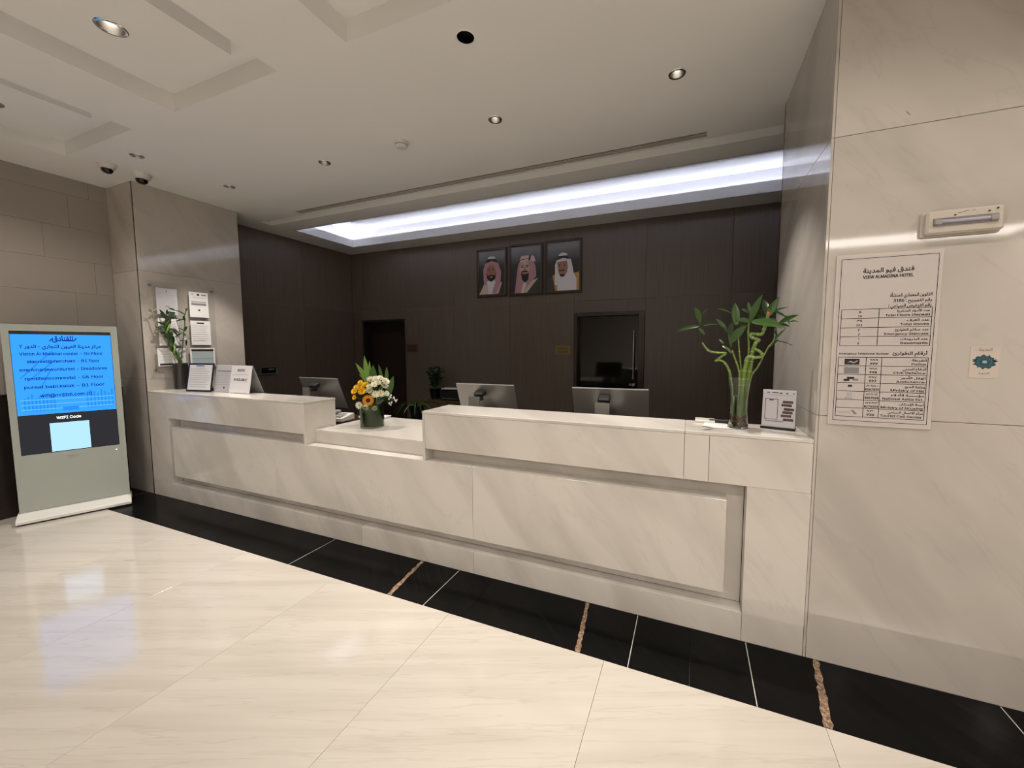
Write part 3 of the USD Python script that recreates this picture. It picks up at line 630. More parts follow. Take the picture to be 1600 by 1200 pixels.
t.l('screen_band', bx(-.312, .31, .0003, .0013, .620, .984, 0), M_GREYS, 'dark grey band under the blue page')
# the drawn building behind the text, flat print of the page
L0 = -.0002
def scrpoly(pts, m, k=0): return t.l('screen_drawing', panelpoly(pts, .0003-.0002*k, .0002), m, parent=scr)
for k in range(9):
    a = -.27+.022*k; scrpoly([(a, 1.02), (a+.012, 1.02), (a+.012, 1.14+.02*(k % 3)), (a, 1.14+.02*(k % 3))], M_BLUED)
for k in range(8):
    a = .115+.024*k; scrpoly([(a, 1.02), (a+.012, 1.02), (a+.012, 1.16+.018*((k*5) % 3)), (a, 1.16+.018*((k*5) % 3))], M_BLUED)
for r_ in range(3): scrpoly([(-.29, 1.03+.045*r_), (.30, 1.03+.045*r_), (.30, 1.04+.045*r_), (-.29, 1.04+.045*r_)], M_BLUE2, 1)
scrpoly([(-.04, 1.01), (.06, 1.01), (.06, 1.045), (-.04, 1.045)], M_BLUED, 2)
for a, b in (((-.28, 1.33), (-.08, 1.58)), ((-.24, 1.30), (-.06, 1.50)), ((.12, 1.52), (.27, 1.36)), ((.13, 1.46), (.29, 1.30)), ((-.16, 1.25), (-.10, 1.40))):
    scrpoly([a, (a[0]+.008, a[1]-.006), (b[0]+.008, b[1]-.006), b], M_BLUED)
for s_, x_, z_, w_, h_ in (('مركز مدينة العيون التجاري - الدور ٢', -.011, 1.620, .50, .030), ('Vision Al Madinat center - Gs Floor', -.011, 1.550, .515, .026),
        ('alapreet@merchant - B1 floor', -.004, 1.480, .45, .026), ('empAmanjewumturest - Dreadoores', -.004, 1.404, .545, .026),
        ('remtifemnomrestel - G5 Floor', -.006, 1.321, .49, .026), ('pureat babi.katak - B1 Floor', -.008, 1.243, .50, .026), ('wifi@mnjlbtl.com 01', -.006, 1.160, .33, .028)):
    t.l('lettering', put(letters(s_, w_, h_, .0003, bold=1), x_, -.0006, z_-h_*.45), M_NAVY)
t.l('logo', put(letters('للفنادق', .13, .05, .0003, bold=1), -.003, -.0006, 1.672), M_NAVY)
t.l('logo', cat(*[panelpoly([(x-.004, 1.668), (x+.004, 1.668), (x+.026, 1.70), (x+.018, 1.70)], -.0006, .0003) for x in (-.085, .062)]), M_NAVY)
t.l('lettering', put(letters('WIFI Code', .157, .024, .0003, bold=2), -.009, 0, .931), M_WHITES)
t.l('code_card', bx(-.132, .118, -.0003, .0003, .624, .896, 0), M_PALEB, 'pale blue blank card on the screen')
t.l('maker_plate', put(letters('Vestus uM', .07, .012, .0004, bold=1), -.007, .0, .56), M_INKG); t.l('maker_plate', put(letters('digital display', .07, .007, .0004), -.007, .0, .545), M_INKG)
t.l('status_light', put(rotx(lathe([(0, 0), (.006, 0), (.006, .003), (0, .003)], 16), PI/2), .287, .0, .57), M_WHITES)

# ---- staff monitors, seen from behind, each on a riser
def monitor(x, y, z, yaw, tilt, w, h, label, rx=None):
    t = Th('computer_monitor', label, 'monitor', (x, y, 1.068), yaw, 'staff monitors')
    zz = z-1.068
    R_ = lambda m: rotx(m, tilt, (0, 0, zz))           # the head leans its top edge toward the lobby
    t.l('shell', R_(bx(-w/2, w/2, 0, .016, zz-h, zz, .004)), M_ALU)
    t.l('screen', R_(bx(-w/2+.006, w/2-.006, .0165, .019, zz-h+.008, zz-.006, .001)), M_GLOSSBLACK)
    ox = w*-.06
    t.l('hinge', R_(cat(bx(ox-.045, ox+.045, -.075, -.004, zz-h*.28, zz-h*.14, .010))), M_BLACKP)
    yn = -.055+math.sin(tilt)*h*.4
    t.l('neck', trimesh.convex.convex_hull(np.array([(ox+sx*.052, yy, zv) for sx in (-1, 1) for yy, zv in ((-.115, .012), (-.098, .012), (-.115, zz-h*.28), (-.098, zz-h*.28))])), M_ALU)
    t.l('arm', bx(ox-.03, ox+.03, -.0975, -.0, zz-h*.40, zz-h*.30, .004), M_BLACKP)
    t.l('foot', bx(ox-.085, ox+.085, -.19, -.02, 0, .011, .003), M_WHITEP)
    r = Th('monitor_riser', 'white monitor riser box on the staff worktop, '+label.split(',')[-1].strip(), 'riser', (x, y, .86), yaw, 'monitor risers')
    r.l('top_board', bx(ox-.10, ox+.10, -.20, -.012, .187, .2075, .002), M_WHITEP)
    for sx in (-1, 1): r.l('side_board', bx(ox+sx*.09-.008, ox+sx*.09+.008, -.195, -.015, 0, .1865, .001), M_WHITEP)
monitor(-3.707, .70, 1.280, -.025, .348, .593, .35, 'silver-grey monitor seen from behind, standing behind the left ledge')
monitor(-1.631, .625, 1.289, .024, .355, .556, .34, 'silver-grey monitor seen from behind, left one behind the right ledge')
monitor(-.560, .621, 1.293, .060, .40, .572, .34, 'silver-grey monitor seen from behind, below the glass door')

# ---- notice board on the pier: clear panel on four studs, six sheets
NX = PX
t = Th('notice_board', 'clear acrylic notice panel on steel studs on the left marble pier', 'notice board', (NX+.001, .37, 1.24), PI/2)
t.l('clear_panel', bx(-.325, .325, -.026, -.022, 0, 1.09, .001), M_CLEAR)
for a in (-.297, .297):
    for z in (.125, 1.045): t.l('stud', rotx(lathe([(0, 0), (.008, 0), (.008, .027), (.013, .027), (.013, .033), (0, .033)], 18, (0, 0, 0)), PI/2).apply_translation((a, 0, z)), M_STEEL, smooth=30)
def sheet(y0, y1, z0, z1, label, lines=(), tone=None, frame=None, clip=False, heads=()):
    w, h = y1-y0, z1-z0
    t = Th('notice_sheet', label, 'notice', (NX+.0295, (y0+y1)/2, z0), PI/2, 'sheets on the notice board')
    t.l('paper', bx(-w/2, w/2, -.002, 0, 0, h, 0), tone or M_SHEET)
    for (a, b, c, d, m) in lines: t.l('printed_block', bx(a*w-w/2, b*w-w/2, -.0028, -.0021, c*h, d*h, 0), m)
    return t, w, h
def textrows(z0, z1, n, m, a=.1, b=.9, th=.35):
    r = random.Random(int(z0*997)+n); st = (z1-z0)/n
    return [(a, b-r.random()*.25*(b-a), z1-st*k-st*th, z1-st*k, m) for k in range(n)]
sheet(.121, .313, 1.975, 2.263, 'lavender-grey typed notice, top left on the clear panel', textrows(.12, .84, 9, M_INKL, .08, .92, .28)+[(.47, .53, .88, .91, M_INK), (.4, .6, .30, .33, M_INKG)], M_SHEETG)
sheet(.427, .622, 1.966, 2.258, 'white certificate with a round stamp and crests, top right on the clear panel', [(.15, .22, .88, .93, M_INKL), (.42, .54, .87, .94, M_INK), (.64, .9, .88, .92, M_INKG), (.1, .88, .48, .56, M_INKG), (.1, .88, .58, .64, M_INKL), (.44, .54, .26, .32, M_INK), (.2, .8, .78, .8, M_INKL)])
sheet(.123, .310, 1.632, 1.932, 'white notice half hidden by the bamboo, middle left on the clear panel', textrows(.15, .9, 8, M_INKL, .1, .9, .2))
sheet(.426, .629, 1.642, 1.925, 'white letter with a dark crest line at its head, middle right on the clear panel', [(.3, .68, .88, .93, M_INK)]+textrows(.1, .8, 8, M_INKL, .05, .95, .2))
t_, w, h = sheet(.098, .358, 1.403, 1.603, 'wide white sheet with a black holder edge, bottom left on the clear panel', textrows(.2, .85, 4, M_INKL, .1, .8, .12))
t_.l('holder_edge', bx(-w/2+.015, w/2, -.006, -.0021, .012, .030, .001), M_BLACKP)
t_, w, h = sheet(.401, .660, 1.398, 1.605, 'small white framed licence with a pale blue field, bottom right on the panel', [(.06, .94, .80, .93, M_INK)])
t_.l('pale_field', bx(-w/2+.018, w/2-.018, -.0028, -.0021, .02, h*.78, 0), mat('pale_blue_print', (.36, .44, .46), .6)); t_.l('printed_block', bx(-w/2+.018, w/2-.018, -.0034, -.0029, h*.38, h*.40, 0), M_INKG)

# ---- stands on the left ledge
def lean_stand(name, label, x, y, yaw, w, h, a, border, lines, group, back=False, texts=()):
    t = Th(name, label, 'sign stand', (x, y, ZT+.0005), yaw, group)
    R_ = lambda m: rotx(m, -a)
    t.l('board', R_(bx(-w/2, w/2, 0, .006, .004, h, .001)), border)
    i = .018 if border is M_BLACKP else .004
    t.l('paper', R_(bx(-w/2+i, w/2-i, -.0012, -.0001, i+.004, h-i, 0)), M_SHEETG if name == 'acrylic_sign' else M_SHEET)
    for (p, q, c, d, m) in lines: t.l('printed_block', R_(bx(p*w-w/2, q*w-w/2, -.002, -.0013, c*h, d*h, 0)), m)
    for (s_, ww, hh, zz) in texts: t.l('lettering', R_(put(letters(s_, ww, hh, .0006, bold=2), 0, -.0013, zz)), M_INK)
    d = math.sin(a)*h
    if back: t.l('support_leg', trimesh.convex.convex_hull(np.array([(sx*w/2, yy, zz) for sx in (-1, 1) for yy, zz in ((d-.001+.006, h*math.cos(a)-.004), (d+.009, h*math.cos(a)-.004), (.150, 0), (.155, 0))])), M_GREYP)
    else: t.l('prop', trimesh.convex.convex_hull(np.array([(sx*w*.2, yy, zz) for sx in (-1, 1) for yy, zz in ((d*.7+.012, h*.7), (d*.7+.016, h*.7), (d+.055, 0), (d+.059, 0))])), border)
    return t
t = lean_stand('clip_frame', 'black framed notice with a steel clip, standing beside the left bamboo', -4.772, .140, math.radians(11), .33, .305, .18, M_BLACKP, textrows(.12, .80, 9, M_INKL, .1, .9, .2), 'stands on the left ledge')
t.l('clip', rotx(cat(bx(-.055, .055, -.010, -.0013, .268, .282, .002), bx(-.03, .03, -.014, -.008, .272, .292, .002)), -.18), M_STEEL)
lean_stand('acrylic_sign', 'white leaning notice between the black frame and the tent card', -4.505, .215, math.radians(6), .245, .285, .17, M_WHITEP, [(.1, .92, .76, .80, M_INKG)]+textrows(.22, .70, 6, M_INKL, .1, .9, .3)+[(.55, .62, .14, .20, M_INK)], 'stands on the left ledge')
lean_stand('tent_card', 'white tent card with bold lettering and a grey back leg, rightmost on the left ledge', -4.219, .205, math.radians(1), .31, .285, .17, M_WHITEP, [], 'stands on the left ledge', True, (('SUITE', .11, .022, .225), ('. . . . . . . . . . . . . . .', .23, .012, .190), ('AVAILABLE', .20, .022, .130)))

# ---- bamboo, left: woven dark stalk and thin stems in a dark cylinder
LPL_S = [([(-5.308,0.264,1.425),(-5.326,0.228,1.551),(-5.337,0.205,1.632),(-5.344,0.190,1.755),(-5.348,0.183,1.843),(-5.342,0.194,1.931)],0.0200),
    ([(-5.335,0.277,1.424),(-5.325,0.298,1.596),(-5.317,0.315,1.758),(-5.310,0.329,1.867),(-5.309,0.330,1.957),(-5.300,0.350,2.039)],0.0050),
    ([(-5.368,0.278,1.424),(-5.378,0.192,1.632),(-5.378,0.099,1.865),(-5.378,0.083,1.942),(-5.378,0.069,1.992)],0.0040),]
LPL_L = [([(-5.348,0.182,1.834),(-5.378,0.072,1.759)],0.0299),
    ([(-5.348,0.183,1.843),(-5.378,0.104,1.890)],0.0253),
    ([(-5.351,0.176,1.825),(-5.378,0.090,1.826)],0.0253),
    ([(-5.349,0.181,1.921),(-5.365,0.131,2.027)],0.0299),
    ([(-5.351,0.176,1.939),(-5.378,0.141,1.985)],0.0276),
    ([(-5.316,0.178,1.955),(-5.321,0.254,2.005)],0.0644),
    ([(-5.344,0.191,1.948),(-5.308,0.174,2.028)],0.0253),
    ([(-5.336,0.207,1.914),(-5.370,0.216,1.854)],0.0299),
    ([(-5.342,0.193,1.817),(-5.298,0.261,1.774)],0.0276),
    ([(-5.334,0.211,1.822),(-5.309,0.257,1.734)],0.0253),
    ([(-5.337,0.204,1.927),(-5.269,0.264,1.929)],0.0184),
    ([(-5.341,0.195,1.861),(-5.378,0.135,1.876)],0.0276),
    ([(-5.319,0.196,1.684),(-5.326,0.133,1.770)],0.0460),
    ([(-5.307,0.197,1.667),(-5.356,0.182,1.773)],0.0460),
    ([(-5.350,0.179,1.755),(-5.354,0.118,1.770)],0.0345),
    ([(-5.320,0.194,1.631),(-5.315,0.219,1.738)],0.0506),
    ([(-5.315,0.181,1.702),(-5.295,0.198,1.790)],0.0506),
    ([(-5.330,0.218,1.596),(-5.361,0.181,1.587)],0.0230),
    ([(-5.330,0.219,1.605),(-5.288,0.235,1.605)],0.0161),
    ([(-5.315,0.250,2.018),(-5.312,0.184,2.042)],0.0184),
    ([(-5.313,0.323,1.795),(-5.322,0.359,1.855)],0.0276),
    ([(-5.313,0.323,1.804),(-5.362,0.280,1.821)],0.0161),
    ([(-5.316,0.316,1.777),(-5.356,0.249,1.723)],0.0184),
    ([(-5.323,0.302,1.686),(-5.328,0.388,1.722)],0.0161),
    ([(-5.321,0.305,1.686),(-5.307,0.268,1.685)],0.0161),
    ([(-5.308,0.333,1.696),(-5.341,0.346,1.628)],0.0161),
    ([(-5.309,0.331,1.912),(-5.284,0.307,1.968)],0.0230),
    ([(-5.308,0.333,1.984),(-5.378,0.278,2.029)],0.0161),
    ([(-5.308,0.332,1.930),(-5.356,0.263,1.899)],0.0184),
    ([(-5.302,0.346,2.021),(-5.306,0.361,2.058)],0.0207),
    ([(-5.315,0.318,1.768),(-5.352,0.350,1.742)],0.0276),
    ([(-5.378,0.072,1.992),(-5.378,0.039,2.016)],0.0161),
    ([(-5.378,0.080,2.001),(-5.378,0.124,2.031)],0.0184),
    ([(-5.378,0.068,1.983),(-5.378,0.036,1.976)],0.0138),
    ([(-5.378,0.093,1.882),(-5.378,0.070,1.949)],0.0138),]
VL = (-5.312, .262, ZT)
t = Th('glass_cylinder', 'tall dark glass cylinder vase at the left end of the counter', 'vase', VL)
t.l('cylinder', lathe([(0, .0005), (.066, .0005), (.070, .006), (.070, .283), (.068, .287), (.062, .287), (.062, .02), (0, .02)], 40), M_SMOKE, smooth=35)
def drop(pts, x, y, r, z=ZT+.03):
    """the stalk continues down into its vase"""
    p0 = pts[0]; a = (p0[0]-x)*.5; b = (p0[1]-y)*.5; n = math.hypot(a, b)
    if n > r: a, b = a*r/n, b*r/n
    return [(x+a*.7, y+b*.7, z)]+[tuple(p) for p in pts]
lab = ['thick woven dark bamboo stalk leaning left in the dark cylinder', 'thin upright bamboo stem right of the woven stalk', 'thin pale bamboo stem leaning far left toward the pier']
own = [0]*20+[1]*11+[2]*4
for i, (p, r) in enumerate(LPL_S):
    pts = smooth_path(drop(p, VL[0], VL[1], .04), 5)
    t = Th('bamboo_stalk', lab[i], 'bamboo', (pts[0][0], pts[0][1], pts[0][2]), group='bamboo in the dark cylinder')
    if i == 0:      # three canes plaited round each other
        tt = np.linspace(0, 1, len(pts))
        for k in range(3):
            ph = k*2*PI/3+tt*16; rr = np.where(tt < .3, .010, .022*(1-.35*tt))
            q = pts+np.column_stack([np.cos(ph)*rr, np.sin(ph)*rr, 0*ph])
            t.w('cane', tube(q, .012), M_STALKD if k else M_STALK, smooth=50)
    else: t.w('cane', tube(pts, r), M_STALKD if i == 1 else mat('pale_stem', (.30, .27, .14), .4), smooth=50)
    for (bt, w), o in zip(LPL_L, own):
        if o == i: t.w('leaf', leaf(bt[0], bt[1], w, .12, (.7, -.7, .3)), M_LEAFD if i < 2 else mat('pale_leaf', (.20, .17, .08), .5), smooth=60)

# ---- bamboo, right: curly stalks in a clear flared vase
BAM_S = [([(0.213,0.186,1.423),(0.198,0.187,1.480),(0.177,0.189,1.515),(0.151,0.192,1.527),(0.133,0.194,1.523),(0.155,0.192,1.544),(0.184,0.189,1.568),(0.150,0.192,1.569),(0.115,0.196,1.573),(0.090,0.198,1.584),(0.070,0.200,1.609),(0.058,0.202,1.629)],0.0055),
    ([(0.255,0.171,1.425),(0.248,0.172,1.481),(0.229,0.174,1.538),(0.212,0.176,1.585)],0.0045),
    ([(0.268,0.210,1.422),(0.262,0.211,1.508),(0.254,0.212,1.566),(0.249,0.212,1.613),(0.245,0.212,1.666)],0.0040),
    ([(0.275,0.174,1.425),(0.281,0.174,1.487),(0.292,0.172,1.545),(0.325,0.169,1.544),(0.360,0.165,1.551),(0.352,0.166,1.574),(0.323,0.169,1.592)],0.0085),
    ([(0.302,0.197,1.424),(0.310,0.196,1.486),(0.317,0.195,1.576),(0.330,0.194,1.625),(0.345,0.192,1.640),(0.324,0.194,1.650),(0.304,0.196,1.661),(0.311,0.196,1.676),(0.355,0.191,1.672),(0.367,0.190,1.700),(0.378,0.189,1.741),(0.382,0.188,1.778)],0.0085),
    ([(0.295,0.222,1.422),(0.301,0.222,1.594),(0.295,0.222,1.670),(0.296,0.222,1.745),(0.302,0.222,1.778),(0.304,0.221,1.825)],0.0045),
    ([(0.311,0.186,1.425),(0.341,0.182,1.487),(0.363,0.180,1.539),(0.388,0.178,1.599),(0.414,0.175,1.644),(0.415,0.175,1.703)],0.0038),]
BAM_L = [([(0.043,0.213,1.752),(0.011,0.175,1.835)],0.0310),
    ([(0.049,0.212,1.786),(0.082,0.183,1.823)],0.0090),
    ([(0.037,0.214,1.725),(-0.086,0.257,1.697)],0.0225),
    ([(0.040,0.223,1.713),(0.073,0.228,1.671)],0.0190),
    ([(0.062,0.211,1.727),(0.139,0.162,1.727)],0.0080),
    ([(0.044,0.213,1.732),(0.042,0.206,1.785)],0.0100),
    ([(0.185,0.198,1.690),(0.126,0.202,1.767)],0.0210),
    ([(0.188,0.208,1.688),(0.151,0.178,1.721)],0.0110),
    ([(0.230,0.194,1.727),(0.222,0.218,1.854)],0.0390),
    ([(0.205,0.196,1.793),(0.129,0.165,1.820)],0.0090),
    ([(0.195,0.177,1.670),(0.208,0.165,1.742)],0.0290),
    ([(0.204,0.217,1.628),(0.284,0.210,1.724)],0.0425),
    ([(0.211,0.196,1.604),(0.191,0.191,1.680)],0.0130),
    ([(0.169,0.180,1.621),(0.144,0.191,1.649)],0.0130),
    ([(0.193,0.178,1.587),(0.166,0.204,1.609)],0.0140),
    ([(0.211,0.206,1.566),(0.179,0.255,1.609)],0.0140),
    ([(0.298,0.207,1.744),(0.352,0.180,1.891)],0.0330),
    ([(0.293,0.187,1.799),(0.284,0.203,1.854)],0.0140),
    ([(0.285,0.168,1.791),(0.254,0.191,1.815)],0.0170),
    ([(0.298,0.207,1.747),(0.229,0.193,1.753)],0.0260),
    ([(0.305,0.166,1.742),(0.455,0.100,1.698)],0.0425),
    ([(0.312,0.226,1.748),(0.381,0.266,1.774)],0.0330),
    ([(0.301,0.237,1.737),(0.247,0.222,1.699)],0.0225),
    ([(0.301,0.237,1.756),(0.333,0.215,1.814)],0.0275),
    ([(0.382,0.198,1.774),(0.365,0.239,1.866)],0.0375),
    ([(0.388,0.198,1.773),(0.434,0.202,1.874)],0.0310),
    ([(0.397,0.217,1.779),(0.415,0.212,1.856)],0.0425),
    ([(0.393,0.207,1.788),(0.484,0.225,1.819)],0.0120),
    ([(0.401,0.207,1.801),(0.469,0.152,1.754)],0.0150),
    ([(0.386,0.168,1.753),(0.434,0.184,1.717)],0.0300),
    ([(0.387,0.228,1.766),(0.350,0.219,1.809)],0.0300),
    ([(0.433,0.173,1.728),(0.511,0.124,1.769)],0.0240),
    ([(0.441,0.172,1.725),(0.486,0.184,1.711)],0.0130),
    ([(0.478,0.168,1.737),(0.530,0.206,1.738)],0.0070),
    ([(0.462,0.170,1.769),(0.477,0.139,1.718)],0.0130),
    ([(0.416,0.175,1.640),(0.473,0.182,1.705)],0.0120),
    ([(0.429,0.173,1.635),(0.500,0.146,1.607)],0.0065),
    ([(0.366,0.180,1.560),(0.322,0.209,1.593)],0.0170),
    ([(0.390,0.177,1.601),(0.439,0.195,1.644)],0.0170),
    ([(0.415,0.175,1.694),(0.424,0.146,1.653)],0.0100),
    ([(0.421,0.174,1.644),(0.424,0.207,1.723)],0.0130),]
VR = (.258, .191, ZT)
t = Th('glass_vase', 'clear flared glass vase of water with bamboo on the right ledge', 'vase', VR)
t.l('glass', lathe([(0, .0005), (.052, .0005), (.054, .004), (.049, .05), (.0445, .10), (.0445, .16), (.050, .22), (.0595, .284), (.0605, .287), (.058, .287), (.0475, .22), (.042, .16), (.042, .10), (.046, .05), (.049, .014), (0, .012)], 44), M_GLASS, smooth=40)
t.l('water', lathe([(0, .013), (.0485, .0145), (.0455, .05), (.0415, .10), (.0415, .16), (.0435, .185), (0, .185)], 40), M_WATER, smooth=40)
pb = []
for k in range(60):
    a, q = RNG.random()*2*PI, RNG.random()**.5*.037; s_ = trimesh.creation.icosphere(1, .007+.004*RNG.random()); s_.apply_translation((q*math.cos(a), q*math.sin(a), .022+RNG.random()*.05)); pb.append(s_)
single('vase_pebble', put(cat(*pb), *VR), mat('amber_pebble', (.26, .09, .03), .4, vary=.2), 'rust-brown pebbles in the foot of the clear vase', 'pebbles', kind='stuff', smooth=60)
labs = ['bamboo stalk curling far to the left, lowest of the curly ones', 'short slim bamboo shoot left of centre', 'thin straight bamboo stem in the middle of the vase', 'thick pale bamboo stalk bending right into a flat hook', 'thickest zigzag bamboo stalk rising to an orange tip', 'tall straight thin bamboo stem at the back', 'thin bamboo stem leaning right toward the marble wall']
own = [0]*6+[1]*2+[2]*2+[1]*6+[5]*8+[4]*7+[6]*4+[6]*2+[3]*1+[6]*3
for i, (p, r) in enumerate(BAM_S):
    pts = smooth_path(drop(p, VR[0], VR[1], .028, ZT+.05), 5)
    t = Th('bamboo_stalk', labs[i], 'bamboo', tuple(pts[0]), group='bamboo in the clear vase')
    r = r*1.22; t.w('cane', tube(pts, r*(1-.25*np.linspace(0, 1, len(pts)))), M_STALK, smooth=60)
    seg = np.r_[0, np.cumsum(np.linalg.norm(np.diff(pts, axis=0), axis=1))]
    for s_ in np.arange(.16, seg[-1]-.01, .055):
        j = min(len(pts)-2, np.searchsorted(seg, s_)); d = pts[j+1]-pts[j-1]; d /= np.linalg.norm(d)
        t.w('joint_ring', tube([pts[j]-d*.0015, pts[j]+d*.0015], r*1.12, 10), M_NODE, smooth=40)
    if i == 4: t.w('cut_tip', tube([pts[-1], pts[-1]+np.array([.003, 0, .016])], .0075, 10), mat('orange_tip', (.50, .16, .05), .5), smooth=40)
    for (bt, w), o in zip(BAM_L, own):
        if o == i: t.w('leaf', leaf(bt[0], bt[1], w*1.05, .10, (.1, -1, .3)), M_LEAF if RNG.random() < .72 else M_LEAFD, smooth=60)

# ---- flowers in the green-lined vase on the low section
FLO_YEL = [(-0.044,-0.147,0.337,0.031),(-0.005,-0.100,0.334,0.038),(-0.019,-0.112,0.374,0.035),(-0.012,-0.051,0.387,0.032),(-0.010,-0.111,0.411,0.024),(-0.044,-0.130,0.372,0.022),(-0.063,-0.132,0.280,0.023)]
FLO_SUN = [(-0.000,-0.041,0.245,0.051)]
FLO_WHI = [(0.015,-0.016,0.429,0.037),(0.057,0.003,0.432,0.037),(0.102,0.006,0.445,0.028),(0.119,0.050,0.411,0.038),(0.106,0.051,0.373,0.035),(0.071,-0.038,0.389,0.031),(0.017,-0.038,0.335,0.032),(0.064,-0.018,0.301,0.035),(0.086,0.022,0.304,0.035),(0.118,0.060,0.301,0.027),(-0.044,-0.099,0.207,0.035),(-0.002,-0.070,0.187,0.029),(0.050,-0.017,0.176,0.024),(0.090,-0.008,0.406,0.031),(0.024,-0.047,0.370,0.028)]
FLO_TIN = [(0.112,0.109,0.263,0.012),(0.133,0.130,0.256,0.012),(0.145,0.142,0.223,0.012),(0.104,0.102,0.207,0.010),(0.119,0.117,0.215,0.010),(0.113,0.110,0.193,0.009),(0.139,0.136,0.236,0.009),(0.116,0.114,0.282,0.010),(0.152,0.149,0.235,0.009),(0.103,0.101,0.245,0.010)]
FLO_L = [([(-0.019,-0.018,0.415),(-0.008,-0.061,0.646)],0.043),
    ([(-0.011,-0.010,0.415),(-0.003,-0.006,0.598)],0.029),
    ([(-0.019,-0.018,0.415),(-0.091,-0.084,0.581)],0.038),
    ([(-0.023,-0.023,0.403),(-0.088,-0.048,0.479)],0.018),
    ([(0.010,0.009,0.402),(0.022,0.007,0.557)],0.066),
    ([(0.072,0.070,0.380),(0.081,0.012,0.569)],0.033),
    ([(0.093,0.091,0.372),(0.095,0.097,0.542)],0.036),
    ([(0.095,0.093,0.271),(0.156,0.112,0.455)],0.063),
    ([(0.040,0.039,0.249),(0.096,0.128,0.267)],0.040),
    ([(-0.051,-0.050,0.243),(-0.010,-0.025,0.292)],0.040),
    ([(0.022,0.022,0.213),(0.085,0.067,0.242)],0.046),]
VF = np.array([-2.6364, .3732, .891])
t = Th('flower_vase', 'clear glass cylinder vase lined with dark green leaves on the low section', 'vase', VF)
t.l('glass', lathe([(0, .0005), (.100, .0005), (.103, .004), (.103, .197), (.1005, .199), (.098, .197), (.098, .012), (0, .010)], 48), M_GLASSG, smooth=35)
lin = []
for k in range(5):
    a0 = k*1.3; zt_ = .120+.02*((k*7) % 3); n = 16
    V, f = [], []
    for i in range(n+1):
        a = a0+1.7*i/n; r_ = .095-.0015*(k % 2)
        V += [(r_*math.cos(a), r_*math.sin(a), .012), (r_*math.cos(a), r_*math.sin(a), zt_+.022*math.sin(PI*i/n))]
    for i in range(n): f += [(2*i, 2*i+2, 2*i+3), (2*i, 2*i+3, 2*i+1)]
    lin.append(trimesh.Trimesh(V, f, process=False))
M_LINE = leafmat('lining_leaf', (.010, .022, .004), .12, .35)
for m in lin: t.l('lining_leaf', m, M_LINE, smooth=60)
t.l('foam', lathe([(0, .013), (.091, .013), (.091, .140), (.06, .152), (0, .155)], 28), mat('moss_block', (.03, .042, .006), .9, bump=.6, bscale=60))
def zquat(d):
    d = np.array(d, float); d /= np.linalg.norm(d); z = np.array([0, 0, 1.]); c = np.cross(z, d); q = np.array([1+z@d, *c]); return tuple(q/np.linalg.norm(q))
def petal(L, w, cup, a, tilt, n=5, z0=0.0, r0=.1):
    V = []; f = []
    for i in range(n):
        u = i/(n-1); hw = w/2*(.35+.65*math.sin(PI*min(.92, u*.78+.14)))
        rr = r0+u*L*math.cos(tilt); zz = z0+u*L*math.sin(tilt)+cup*u*u
        for k in (-1, 0, 1): V.append((rr, k*hw, zz+.12*hw*abs(k)))
    for i in range(n-1):
        for k in range(2):
            q = i*3+k; f += [(q, q+3, q+4), (q, q+4, q+1)]
    m = trimesh.Trimesh(V, f, process=False); m.apply_transform(trimesh.transformations.rotation_matrix(a, (0, 0, 1))); return m
def bloom(rings):
    return cat(*[petal(L, w, cup, 2*PI*(k+.5*(j % 2))/n, tilt, z0=z0, r0=r0) for j, (n, L, w, cup, tilt, z0, r0) in enumerate(rings) for k in range(n)])
dome = lambda r, h: lathe([(r, 0), (r*.9, h*.5), (r*.55, h*.9), (0, h)], 14)
stem = tube([(0, 0, -.05), (.1, .05, -1.2), (.0, .0, -3.0)], .07, 6)
M_YEL = leafmat('petal_yellow', (.80, .50, .02), .2, .6); M_WHI = leafmat('petal_white', (.72, .70, .56), .2, .6); M_ORA = leafmat('petal_orange', (.78, .33, .02), .2, .6)
protos = {}
def flower(kind, name, label, cat_, group, pos, r, d):
    loc = VF+np.array(pos)
    if kind in protos: return copy_of(protos[kind], name, label, cat_, loc, group, scale=r, quat=zquat(d))
    p = thing(name, label, cat_, loc, 0, group, None, r, zquat(d)); protos[kind] = p
    if kind == 'yel':
        part('petals', bloom([(12, .85, .34, .10, .15, 0, .15), (11, .72, .32, .14, .5, .04, .12), (9, .55, .28, .15, .85, .08, .1), (6, .38, .22, .1, 1.15, .1, .06)]), M_YEL, p, smooth=60); part('stem', stem, M_STALK, p)
    elif kind == 'whi':
        part('petals', bloom([(11, .85, .38, .08, .10, 0, .15), (10, .70, .34, .12, .45, .04, .12), (8, .5, .28, .12, .85, .08, .1)]), M_WHI, p, smooth=60)
        part('flower_centre', put(dome(.20, .16), 0, 0, .1), mat('flower_eye', (.45, .42, .10), .7), p, smooth=60); part('stem', stem, M_STALK, p)
    elif kind == 'sun':
        part('petals', bloom([(16, .72, .30, -.05, .15, 0, .3), (14, .60, .28, .03, .4, .04, .28)]), M_ORA, p, smooth=60)
        part('flower_centre', put(dome(.40, .18), 0, 0, .04), mat('seed_head', (.030, .012, .006), .8, bump=.8, bscale=300), p, smooth=60); part('stem', stem, M_STALK, p)
    else:
        part('petals', bloom([(6, .85, .75, .2, .2, 0, .1)]), M_SHEET, p, smooth=60); part('stem', tube([(0, 0, -.1), (-.8, -.5, -3), (-3.5, -2., -7)], .06, 5), M_STALK, p)
    return p
cdir = np.array([2.636, -2.69, .6]); cdir /= np.linalg.norm(cdir)
def outward(p, k=.8): return np.array(p)-np.array([.02, .0, .30])+cdir*.18*k+np.array([0, 0, .06])
